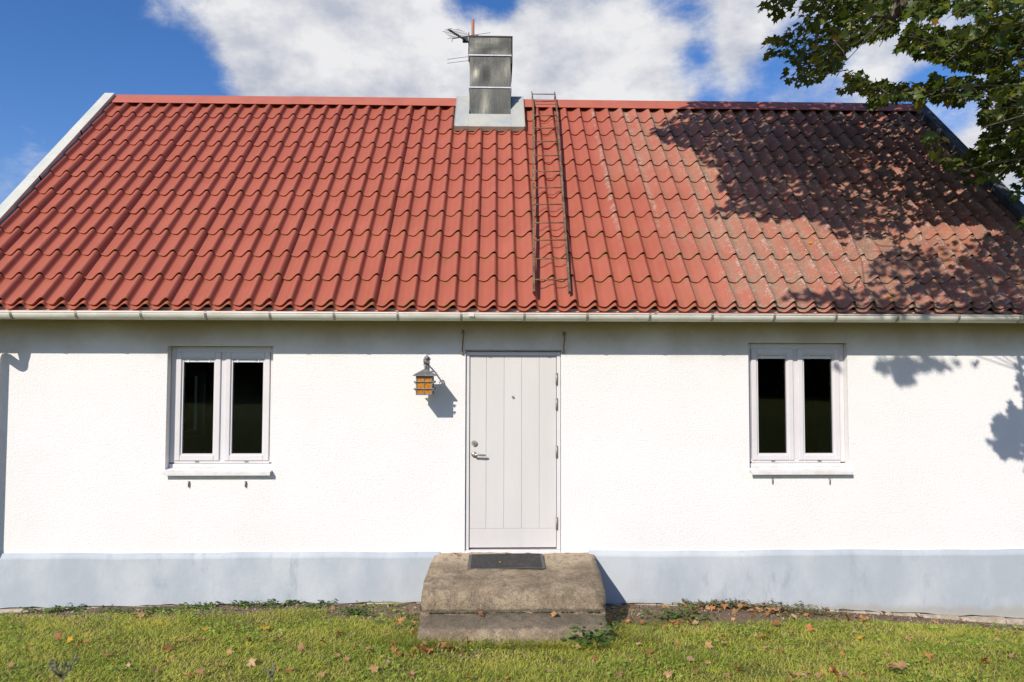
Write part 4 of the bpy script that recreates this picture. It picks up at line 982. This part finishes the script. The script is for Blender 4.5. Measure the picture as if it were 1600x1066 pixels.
LQ = np.concatenate([c[1] for c in clusters])
# thin out anything that would stand inside the roof
nl = len(LQ)
ctr = np.array([7.6, -.5, 6.5])
out = LQ-ctr; out[:, 2] *= .15; out /= np.linalg.norm(out, axis=1, keepdims=True)+1e-6
tip = out*.7+rng.normal(size=(nl, 3))*.45; tip[:, 2] -= .42
nor = rng.normal(size=(nl, 3))*.42+np.array([-.12, -.2, 1.])
size = rng.uniform(.044, .076, nl)
hue = rng.random(nl)
gA, gB, gC, gY = np.array([.05, .085, .013]), np.array([.105, .14, .018]), np.array([.22, .215, .028]), np.array([.36, .22, .025])
colr = gA+(gB-gA)*rng.random((nl, 1)); k = hue > .8; colr[k] = gB+(gC-gB)*rng.random((k.sum(), 1)); k = hue > .972; colr[k] = gC+(gY-gC)*rng.random((k.sum(), 1))
V = leafverts(LQ, tip, nor, size, .22, .16)
px, py, d = proj(LQ); vis = inany(px, py, VIS) & (px < 1595) & (py > 4) & (px > 5)
score = np.where(vis, size/d, -1); order = np.argsort(-score)[:300]
single = np.zeros(nl, bool); single[order] = True
TB = np.array([8.3, -.9, float(gz(8.3, -.9))-.05])
tree = thing('maple_tree', 'large green maple overhanging the shaded end of the red roof', 'tree', tuple(TB))
link('foliage', npmesh('foliage', V[~single], LT, NLV, leaf_m, colr[~single]), tree, 'stuff')
for i in order:
    o = link('leaf', npmesh('leaf', (V[i]-LQ[i])[None], LT, NLV, leaf_m, colr[i][None]), tree); o.location = LQ[i]
# skeleton
LIMB = [np.array(q) for q in ((6.6, -.9, 7.6), (5.4, -1.2, 8.4), (4.2, -1.2, 8.9), (3.0, -1., 9.0), (1.9, -.7, 8.7), (5.6, .9, 7.9), (4.6, 2.0, 8.6), (6.4, -2.4, 6.4), (5.2, -3.4, 6.4), (3.9, -4., 6.3), (2.8, -4.1, 6.1))]
nodes = [TB, np.array([8.25, -.88, 1.2]), np.array([8.15, -.8, 2.6]), np.array([8.0, -.7, 3.9]), np.array([7.8, -.55, 5.2]), np.array([7.6, -.45, 6.6]), np.array([7.5, -.4, 8.2]), np.array([7.4, -.4, 9.6])]
par = [-1, 0, 1, 2, 3, 4, 5, 6]; NT = len(nodes)
nodes += LIMB; par += [5, 8, 9, 10, 11, 8, 13, 4, 15, 16, 17]
cc = sorted([c[1].mean(0) for c in clusters], key=lambda c_: np.linalg.norm((c_-np.array([7.8, -.6, 5]))*np.array([1, 1, .8])))
segok = {}
def blocked(a, b):
    Q = a+(b-a)*np.linspace(.1, .9, 7)[:, None]; px, py, d = proj(Q)
    inf = (d > .2) & (px > -10) & (px < 1608) & (py > -8) & (py < 1080); bad = inf & ~inany(px, py, VIS)
    inside = (Q[:, 2] < ZE+(Q[:, 1]-YE)*math.tan(TH)+.15) & (Q[:, 1] > -.5) & (Q[:, 0] < XR+.4)
    return bad.sum()+inside.sum()*3+.25*inf.sum()
for c_ in cc:
    A_ = np.array(nodes[3:]); v = A_-c_; dist = np.linalg.norm(v, axis=1)+.25*np.maximum(0, A_[:, 2]-c_[2])
    cand = np.argsort(dist)[:10]; best = min(cand, key=lambda q: dist[q]+blocked(A_[q], c_)*.7)
    if dist[best]+blocked(A_[best], c_)*.7 > 2.6: continue
    nodes.append(c_); par.append(int(best)+3)
cnt = np.ones(len(nodes))
for i in range(len(nodes)-1, 0, -1): cnt[par[i]] += cnt[i]
rad = np.minimum(.003*cnt**.48, .055); rad[:NT] = [.24, .2, .17, .15, .125, .10, .06, .03]
tr_ = MB(); tr_.tube([nodes[i] for i in range(NT)], list(rad[:NT]), 14); fixn(tr_.build('trunk', bark_m, tree, True))
bm_ = MB()
for i in range(NT, len(nodes)):
    a, b = nodes[par[i]], nodes[i]; mid = (a+b)/2+rng.normal(size=3)*.03*np.linalg.norm(b-a); ra = min(rad[par[i]], rad[i]*1.5+.003)
    ra = min(ra, .06); bm_.tube([a, mid, b], [ra, (ra+rad[i])/2, max(rad[i], .003)], 5, False)
bm_.build('branches', bark_m, tree, True)
print('maple leaves', nl, 'clusters', len(clusters), 'fill', nfill)

# -------- a garden tree beyond the gable, only its edge shows
def far_tree(base, cz, rad3, n, label, seed):
    g = np.random.default_rng(seed); b = np.array(base); t = thing('garden_tree', label, 'tree', base)
    cl = []
    while len(cl) < 90:
        u = g.normal(size=3); u /= np.linalg.norm(u); cl.append(b+np.array([0, 0, cz])+u*g.uniform(.3, 1)**.5*np.array(rad3))
    cl = np.array(cl); Q = cl[g.integers(0, 90, n)]+g.normal(size=(n, 3))*.42
    V = leafverts(Q, g.normal(size=(n, 3))-np.array([0, 0, .4]), g.normal(size=(n, 3))*.5+np.array([0, 0, 1.]), g.uniform(.07, .12, n))
    c_ = gA+(gC-gA)*g.random((n, 1)); link('crown', npmesh('crown', V, LT, NLV, leaf_m, c_), t, 'stuff')
    mb = MB(); mb.tube([b, b+np.array([.1, 0, cz*.5]), b+np.array([0, .1, cz]), b+np.array([.1, .1, cz+rad3[2]*.7])], [.22, .17, .1, .03], 10)
    for q in cl[::3]: mb.tube([b+np.array([0, .05, cz*.6+g.random()*cz*.3]), (q+b+np.array([0, 0, cz]))/2, q], [.06, .035, .01], 5)
    fixn(mb.build('trunk', bark_m, t, True))
far_tree((-16.6, 13, 0), 4.6, (3.0, 2.6, 2.6), 5200, 'leafy green garden tree rising behind the galvanised roof verge', 3)

# unseen hedges added behind the camera to keep bright sky out of the panes
def added_hedge(cx, cy, wx, label, seed):
    g = np.random.default_rng(seed); n = 4200; zb = float(gz(cx, cy)); th = thing('added_hedge', label, 'added_hedge', (cx, cy, zb))
    u = g.uniform(-1, 1, n); v = g.uniform(0, 1, n); face = g.random(n)
    Q = np.stack([cx+u*wx, cy+.9*np.where(face < .6, 1, g.uniform(-1, 1, n))+g.normal(size=n)*.12, zb+5.2*np.where(face > .85, 1, v)+g.normal(size=n)*.15+.3*np.sin(u*7)], -1)
    V = leafverts(Q, g.normal(size=(n, 3))-np.array([0, 0, .3]), g.normal(size=(n, 3))+np.array([0, .6, .4]), g.uniform(.14, .24, n))
    link('foliage', npmesh('foliage', V, LT, NLV, leaf_m, gA*.6+(gB*.7-gA*.6)*g.random((n, 1))), th, 'stuff')
    mb = MB(); mb.box(cx-wx, cx+wx, cy-.7, cy+.55, zb-.1, zb+5.0, .3); mb.build('core', bark_m, th)
added_hedge(-14.5, -25, 5.5, 'unseen leaf screen added to darken the panes of the window beside the downpipe', 4)
added_hedge(15.5, -25, 5.5, 'unseen leaf screen added to darken the panes of the tree side window', 5)

# ------------------------------------------------------------------ lawn
def grassfield(n, x0, x1, y0, y1, hmin, hmax, seed):
    g = np.random.default_rng(seed); x = g.uniform(x0, x1, n); y = g.uniform(y0, y1, n)
    edge = .30+.16*smooth_noise(x, y*0, 1.7, 3)+.10*smooth_noise(x, y*0, 5.1, 8)
    edge = edge+.36*np.exp(-((x-1.5)/.75)**2)+.12*np.exp(-((x-3.2)/.9)**2); edge = np.where((x > -1.6) & (x < -.6), edge+.12, edge); edge = np.where(x < -2.9, edge-.14, edge)
    dd = -y-edge; keep = g.random(n) < np.clip(.06+dd*5, .03, 1)
    bare = smooth_noise(x, y, 3.3, 5)+.6*smooth_noise(x, y, 8.1, 2); keep &= g.random(n) < np.clip(1.15-bare*.7, .15, 1)
    thin = np.exp(-(((x+.25)/.35)**2+((y+1.5)/.16)**2)); keep &= g.random(n) > thin*.92
    keep &= ~((x > -.70) & (x < 1.0) & (y > -1.32))
    x, y, dd = x[keep], y[keep], dd[keep]; n = len(x)
    lush = .5+.5*smooth_noise(x, y, 2.7, 9); h = g.uniform(hmin, hmax, n)*(.7+.6*lush)*np.clip(.5+dd*2, .45, 1)
    a = g.uniform(0, 2*np.pi, n); ln = g.uniform(.7, 2.5, n)*h; wd = g.uniform(.0018, .0038, n)
    b = np.stack([x, y, gz(x, y)-.004], -1); dr = np.stack([np.cos(a), np.sin(a), 0*a], -1); sd_ = np.stack([-np.sin(a), np.cos(a), 0*a], -1)
    upv = np.array([0, 0, 1.])
    v0 = b-sd_*wd[:, None]; v1 = b+sd_*wd[:, None]; m_ = b+upv*(h*.6)[:, None]+dr*(ln*.35)[:, None]
    v2 = m_-sd_*(wd*.8)[:, None]; v3 = m_+sd_*(wd*.8)[:, None]; v4 = b+upv*(h*.9)[:, None]+dr*ln[:, None]
    V = np.stack([v0, v1, v2, v3, v4], 1)
    c1, c2, c3, c4 = np.array([.35, .42, .045]), np.array([.60, .58, .12]), np.array([.52, .43, .2]), np.array([.16, .215, .035])
    pat = smooth_noise(x, y, 1.9, 4)*.6+smooth_noise(x, y, 5.3, 7)*.5; u = np.clip(.5+.75*pat+g.normal(size=n)*.25, 0, 1)[:, None]; c_ = c1+(c2-c1)*u
    dry = g.random(n) < np.clip(.12+.22*bare[keep], .04, .5); c_[dry] = c3*(.7+.6*g.random((dry.sum(), 1)))
    dk = g.random(n) < np.clip(.16-.3*pat, .04, .5); c_[dk] = c4*(.8+.5*g.random((dk.sum(), 1)))
    return V, c_
def tuft(n, x0, x1, y0, y1, h0, h1, seed):
    V, c_ = grassfield(n, x0, x1, y0, y1, h0, h1, seed); return V, c_*.8
parts = [tuft(2600, -.75, 1.05, -1.42, -1.30, .03, .085, 77), tuft(900, .98, 1.4, -1.3, -.8, .03, .08, 78), tuft(700, -1.0, -.68, -1.3, -.7, .03, .07, 79), grassfield(190000, -6.2, 6.6, -2.3, -.05, .014, .040, 21), grassfield(90000, -6.2, 6.6, -5.2, -2.3, .02, .045, 22)]
V = np.concatenate([p_[0] for p_ in parts]); c_ = np.concatenate([p_[1] for p_ in parts])
g_ = link('grass', npmesh('grass', V, [(0, 1, 3), (0, 3, 2), (2, 3, 4)], 5, grass_m, c_), None, 'stuff'); g_['label'] = 'short sunlit lawn grass in front of the house'; g_['category'] = 'grass'
# small round-leaved lawn weeds (clover and the like), uncountable
n = 26000; g = np.random.default_rng(31); x = g.uniform(-6.2, 6.6, n); y = g.uniform(-2.4, -.12, n)
cl = smooth_noise(x, y, 2.3, 14)+.7*smooth_noise(x, y, 6.3, 6)+.35*np.exp(-((-y-.38)/.12)**2)*((x < -.6)*1.)
k = (cl+g.normal(size=n)*.3 > .42) & ~((x > -.72) & (x < 1.02) & (y > -1.34)) & ((-y > .34) | (x < -.9)); x, y = x[k], y[k]; n = len(x)
b = np.stack([x, y, gz(x, y)+g.uniform(.012, .05, n)], -1); a = g.uniform(0, 6.28, n)
nr = g.normal(size=(n, 3))*.4+np.array([0, -.1, 1.]); nr /= np.linalg.norm(nr, axis=1, keepdims=True); t1 = np.stack([np.cos(a), np.sin(a), 0*a], -1); t1 -= (t1*nr).sum(1, keepdims=True)*nr; t2 = np.cross(nr, t1); sz = g.uniform(.006, .015, n)
ang = np.linspace(0, 2*np.pi, 7)[:-1]; V = b[:, None]+sz[:, None, None]*(t1[:, None]*np.cos(ang)[None, :, None]*1.25+t2[:, None]*np.sin(ang)[None, :, None]*.8)
cw = np.array([.15, .25, .025])+(np.array([.32, .43, .06])-np.array([.15, .25, .025]))*g.random((n, 1))
c_ = link('clover', npmesh('clover', V, [(0, 1, 2), (0, 2, 3), (0, 3, 5), (3, 4, 5)], 6, weed_m, cw), None, 'stuff'); c_['label'] = 'low round-leaved weeds spread through the lawn'; c_['category'] = 'weeds'

# gravel bits and debris on the bare soil
n = 2600; g = np.random.default_rng(44); x = g.uniform(-5.5, 6.3, n); y = -g.gamma(2., .12, n)-.06
k = ~((x > -.7) & (x < 1.02)); x, y = x[k], y[k]; xx = g.normal(-.25, .3, 260); yy = g.normal(-1.5, .1, 260); k = yy < -1.36; x = np.concatenate([x, xx[k]]); y = np.concatenate([y, yy[k]]); n = len(x)
OV = np.array([(1, 0, 0), (-1, 0, 0), (0, 1, 0), (0, -1, 0), (0, 0, 1), (0, 0, -1)], float); OT = [(0, 2, 4), (2, 1, 4), (1, 3, 4), (3, 0, 4), (2, 0, 5), (1, 2, 5), (3, 1, 5), (0, 3, 5)]
sz = g.gamma(2., .0035, n)+.002; V = np.stack([x, y, gz(x, y)+sz*.25], -1)[:, None]+OV[None]*sz[:, None, None]*g.uniform(.5, 1.3, (n, 6, 1))*np.array([1, 1, .6])
cg = np.array([.17, .12, .08])+(np.array([.48, .41, .33])-np.array([.17, .12, .08]))*g.random((n, 1))**2
gv = link('gravel', npmesh('gravel', V, OT, 6, dry_m, cg), None, 'stuff'); gv['label'] = 'crumbs of soil and grit along the foot of the wall'; gv['category'] = 'gravel'

# ------------------------------------------------------------------ weed plants by the wall
def weed(px, py, rad_, hgt, nleaf, lsz, label, group, seed, tint=0, dead=False):
    g = np.random.default_rng(seed)
    # find the ground point
    dr = ray(px, py); t = 3.0
    for _ in range(400):
        q = CAM+dr*t
        if q[2] <= gz(q[0], q[1]): break
        t += .015
    b = np.array([q[0], min(q[1], -.09), float(gz(q[0], min(q[1], -.09)))])
    rad_ *= 1.5; hgt *= 1.45; lsz *= 1.35; nleaf = int(nleaf*1.6)
    th = thing('weed', label, 'weed', tuple(b), group); st = MB(); pos = []; dirs = []
    ns = max(4, nleaf//7)
    for k in range(ns):
        a = g.uniform(0, 6.28); rr = rad_*math.sqrt(g.random()); hh = hgt*g.uniform(.5, 1)*(1-.4*rr/rad_)
        e = b+np.array([math.cos(a)*rr*1.3, math.sin(a)*rr*.55, hh])
        if e[1] > -.075: e[1] = -.075-.02*g.random()
        mid = (b+e)/2+np.array([0, 0, hh*.15]); st.tube([b-np.array([0, 0, .02]), mid, e], [.004, .003, .0018], 5)
        for j in range(7):
            f = g.uniform(.35, 1.05); p_ = b+(e-b)*f+g.normal(size=3)*.012; p_[1] = min(p_[1], -.07); pos.append(p_); aa = g.uniform(0, 6.28); dirs.append((math.cos(aa), math.sin(aa), g.uniform(-.3, .3)))
    fixn(st.build('stem', weed_stem, th, True))
    pos = np.array(pos); dirs = np.array(dirs); n = len(pos); nr = g.normal(size=(n, 3))*.35+np.array([0, -.25, 1.])
    t_ = dirs/np.linalg.norm(dirs, axis=1, keepdims=True); nn = nr-(nr*t_).sum(1, keepdims=True)*t_; nn /= np.linalg.norm(nn, axis=1, keepdims=True); s_ = np.cross(t_, nn); sz = g.uniform(.6, 1.2, n)*lsz
    ol = np.array([(0, 0), (.28, .3), (.36, .6), (.2, .9), (0, 1.1), (-.2, .9), (-.36, .6), (-.28, .3)]); V = pos[:, None]+sz[:, None, None]*(s_[:, None]*ol[None, :, :1]+t_[:, None]*ol[None, :, 1:]-nn[:, None]*(.25*ol[:, 1]**2)[None, :, None])
    V[..., 1] = np.minimum(V[..., 1], -.056)
    ca, cb = ((.05, .10, .02), (.13, .20, .04)) if not dead else ((.16, .14, .06), (.27, .23, .12))
    c_ = np.array(ca)+(np.array(cb)-np.array(ca))*g.random((n, 1)); link('leaves', npmesh('leaves', V, [(0, 1, 7), (1, 2, 7), (2, 6, 7), (2, 3, 6), (3, 5, 6), (3, 4, 5)], 8, weed_m, c_), th)
m = Mat('weed_stem', .7); m.color(m.mix(m.noise(30), (.07, .09, .03), (.13, .12, .05))); weed_stem = m.m
GW = 'green weeds along the foot of the plinth'
ws = [(934, 1010, .14, .14, 90, .04, 'tall leafy green weed growing against the corner of the lower step', None), (556, 962, .15, .07, 80, .026, 'dense low green weed clump at the edge of the bare soil', None),
      (1060, 968, .2, .10, 70, .032, 'bright green weed patch mixed with dry leaves beside the step shadow', None), (958, 985, .08, .08, 30, .03, 'small green weed sprouting in the shadow of the steps', None),
      (610, 975, .16, .06, 60, .024, 'low weed with fallen leaves caught in it beside the steps', None)]
for px, py in ((440, 946), (400, 950), (372, 947), (320, 952), (110, 955), (60, 958), (500, 948), (645, 985), (180, 957), (250, 956)): ws.append((px, py, .13, .055, 42, .024, 'low green weed clump at the foot of the plinth', GW))
for i, a in enumerate(ws): weed(*a[:6], a[6], a[7], 60+i)
GD = 'withered weeds at the foot of the wall'
for i, (px, py) in enumerate(((1090, 948), (1120, 947), (1150, 950), (1190, 952), (1225, 958), (1290, 962))): weed(px, py, .15, .09, 50, .024, 'withered olive weed among dry leaves at the foot of the wall', GD, 90+i, dead=True)

# ------------------------------------------------------------------ fallen leaves, one by one
def ground_hit(px, py):
    dr = ray(px, py); t = 3.0
    for _ in range(700):
        q = CAM+dr*t
        if q[2] <= gz(q[0], q[1])+.02: break
        t += .01
    return np.array([q[0], q[1], float(gz(q[0], q[1]))])
drym = []
for k in range(18):
    g = np.random.default_rng(200+k); yellow = k >= 13
    ca = np.array([.62, .36, .02]) if yellow else np.array([[.48, .21, .07], [.30, .13, .05], [.46, .27, .12], [.36, .21, .10], [.50, .33, .18]][k % 5])
    cu = g.uniform(.4, 2.6) if not yellow else g.uniform(.3, 1.2)
    V = leafverts(np.zeros((1, 3)), np.array([[1., 0, 0]]), np.array([[0., 0, 1]]), np.array([1.]), .28*cu, .22*cu)
    V = V-np.array([.35, 0, 0]); V += g.normal(size=V.shape)*.05; V[..., 2] -= V[..., 2].min()
    cv = ca[None, None]*g.uniform(.75, 1.2, (1, NLV, 1)); drym.append(npmesh('fallen_leaf', V, LT, NLV, dry_m, cv))
def drop(P_, brown, label, group, sz=None, tilt=.35, lift=.0, px=None):
    k = rng.integers(0, 13) if brown else rng.integers(13, 18)
    if px is not None: label = ('dry '+TONE[k % 5]+' ' if brown else 'bright yellow ')+label+' '+zone(px); group = label+' (look-alikes)'
    o = link('fallen_leaf', drym[k]); s_ = sz or rng.uniform(.03, .055); o.location = (P_[0], P_[1], P_[2]+lift); o.scale = (s_,)*3
    o.rotation_euler = (rng.normal()*tilt, rng.normal()*tilt, rng.uniform(0, 6.28)); tag(o, label, 'leaf', group)
def zone(px):
    return 'before the window beside the downpipe' if px < 470 else 'in front of the concrete steps' if 640 < px < 960 else 'between the steps and tree side window' if px >= 960 and px < 1170 else 'between steps and downpipe side window' if px <= 640 else 'below the window on the tree side'
TONE = ['rust orange', 'dark brown', 'tan', 'khaki brown', 'pale beige']
LB, LY, LS = 'dry brown maple leaf lying on the lawn', 'bright yellow maple leaf lying on the lawn', 'dry brown leaf on the soil strip along the plinth'
for px, py in [(390, 1006), (503, 1007), (530, 992), (527, 1025), (653, 1015), (615, 1018), (612, 1008), (602, 993), (645, 990), (395, 1034), (505, 1055), (640, 1058), (540, 1034), (433, 966), (402, 975), (300, 968), (212, 963), (222, 964), (125, 1010), (133, 1005), (200, 1042), (317, 1055), (395, 1040), (300, 1002), (280, 1003),
               (1130, 998), (1125, 1003), (1132, 1008), (1000, 1010), (1022, 1037), (1080, 1033), (1106, 1036), (1108, 1010), (1085, 975), (1050, 975), (1210, 980), (1265, 985), (1305, 1037), (1220, 1022), (1330, 1012), (1420, 1000), (1500, 1010), (1560, 1000), (1255, 1055), (1270, 1058), (1300, 1057), (1320, 1060), (1240, 1060), (1410, 1045), (1350, 1058), (693, 1012), (640, 1030), (660, 1022), (670, 1020), (700, 1018), (760, 1008), (735, 1005), (1015, 1020), (1060, 1008), (1190, 1000),
               (15, 1045), (46, 1010), (92, 1000), (166, 1028), (240, 1050), (262, 1015), (345, 1044), (360, 1020), (452, 1050), (470, 1012), (575, 1022), (585, 1048), (930, 1030), (860, 1050), (968, 1058), (1045, 1056), (1150, 1050), (1385, 1024), (1455, 1030), (1475, 985), (1540, 1040), (1585, 1028), (1590, 992)]:
    drop(ground_hit(px, py), True, 'maple leaf lying on the lawn', None, lift=.016, px=px)
for px, py in [(370, 983), (413, 985), (175, 1036), (110, 1003), (250, 977), (1350, 998), (1343, 999), (320, 985)]: drop(ground_hit(px, py), False, 'maple leaf lying on the lawn', None, lift=.02, px=px)
for px, py in [(625, 975), (648, 976), (632, 970), (980, 972), (985, 968), (1005, 985), (1040, 948), (1068, 950), (1075, 960), (1105, 957), (1065, 970), (1075, 975), (1060, 982), (1160, 950), (1170, 955), (1195, 958), (1220, 955), (1240, 966), (1270, 963), (1305, 968), (1320, 968), (1340, 965), (1400, 968), (1460, 972), (1500, 972), (1095, 950), (1120, 955), (1132, 950), (1178, 962), (1350, 970), (465, 946), (520, 950)]:
    p_ = ground_hit(px, py); p_[1] = min(p_[1], -.13); p_[2] = float(gz(p_[0], p_[1])); drop(p_, True, 'leaf on the soil strip', None, lift=.01, px=px)
for k in range(46):
    px = rng.normal(1140, 85) if k < 34 else rng.uniform(960, 1560); p_ = np.array([at(px, 950)[0], -rng.uniform(.1, .42), 0.]); p_[2] = float(gz(p_[0], p_[1])); drop(p_, True, 'leaf on the soil strip', None, lift=.012, px=px)
spots = [(rng.uniform(5, 1595), rng.uniform(975, 1064)) for _ in range(60)]+[(rng.normal(670, 25), rng.normal(1016, 6)) for _ in range(12)]+[(rng.normal(1285, 40), rng.normal(1057, 6)) for _ in range(16)]+[(rng.normal(1190, 90), rng.normal(980, 14)) for _ in range(22)]
for px, py in spots:
    p_ = ground_hit(px, min(py, 1064))
    if -.72 < p_[0] < 1.02 and p_[1] > -1.34: continue
    drop(p_, True, 'maple leaf lying on the lawn', None, rng.uniform(.02, .038), .5, .014, px=px)
p_ = ground_hit(1402, 1054); drop(p_, True, 'largest tan maple leaf, lying flat on the lawn with open lobes', None, .085, .1, .045)
def on_step(px, py, y): q = at(px, py, y); return q
drop((.055, -.36, mat_z(-.36)+.006), False, 'small yellow leaf scrap lying in the middle of the black doormat', None, .018, .2, 0)
drop((.125, -.125, mat_z(-.125)+.006), True, 'small brown leaf scrap at the door edge of the doormat', None, .02, .2, 0)
drop((.53, -1.04, .272), True, 'dry orange leaf lying on the lower concrete step', None, .045, .3, 0); drop((-.12, -1.05, .27), True, 'dark brown leaf lying on the lower concrete step', None, .04, .3, 0)
drop((-.38, -.13, .543), True, 'small tan leaf lying on the upper concrete step beside the doormat', None, .035, .2, 0)
for px, py in [(1190, 356), (1380, 310), (1343, 322), (1395, 460), (1368, 348), (1353, 345), (1268, 378), (1417, 398), (1503, 402), (1528, 450), (1300, 440), (1388, 468), (1518, 482), (1365, 484)]:
    q = onplane(px, py, nrm_r, P(0, 0, .05)); s_ = (q[1]-YE+.05*ST)/CT
    hh = prof((q[0]-XC)/WAVE)+.012; drop(P(q[0], s_, hh+.006), False, 'small yellow leaf lying on the red roof tiles', 'yellow leaves on the roof', .03, .3, 0)

# ------------------------------------------------------------------ dried umbels in the near grass
def umbel(px, py, d, r, label, n=11, seed=1):
    g = np.random.default_rng(seed); c_ = CAM+ray(px, py)*d; b = np.array([c_[0]+.02, c_[1]+.03, float(gz(c_[0], c_[1]))])
    th = thing('dried_umbel', label, 'plant', tuple(b)); base = c_-np.array([0, 0, r*1.1])
    fixn(MB().tube([b-np.array([0, 0, .03]), (b+base)/2+np.array([.012, 0, 0]), base], [.0035, .003, .002], 6).build('stem', umb_m, th, True))
    for k in range(n):
        a = 2*math.pi*k/n+g.normal()*.2; rr = r*(1 if k % 3 else .45)*g.uniform(.85, 1.1); e = base+np.array([math.cos(a)*rr, math.sin(a)*rr*.8, r*g.uniform(.8, 1.25)])
        ry = MB(); ry.tube([base, (base+e)/2+np.array([math.cos(a), math.sin(a), 0])*r*.08, e], [.0018, .0014, .001], 5); o = fixn(ry.build('ray', umb_m, th, True))
        hd_ = MB()
        for q in range(6): dd = g.normal(size=3)*.0028; hd_.tube([e+dd*.2-np.array([0, 0, .003]), e+dd, e+dd+np.array([0, 0, .003])], [.001, .0026, .0008], 5)
        fixn(hd_.build('seed_head', umb_m, th, True))
umbel(97, 1036, 1.75, .034, 'dark dried umbel with many seed heads standing in the near grass')
umbel(425, 1046, 1.9, .02, 'small dark dried umbel with few seed heads standing in the near grass', 4, 2)
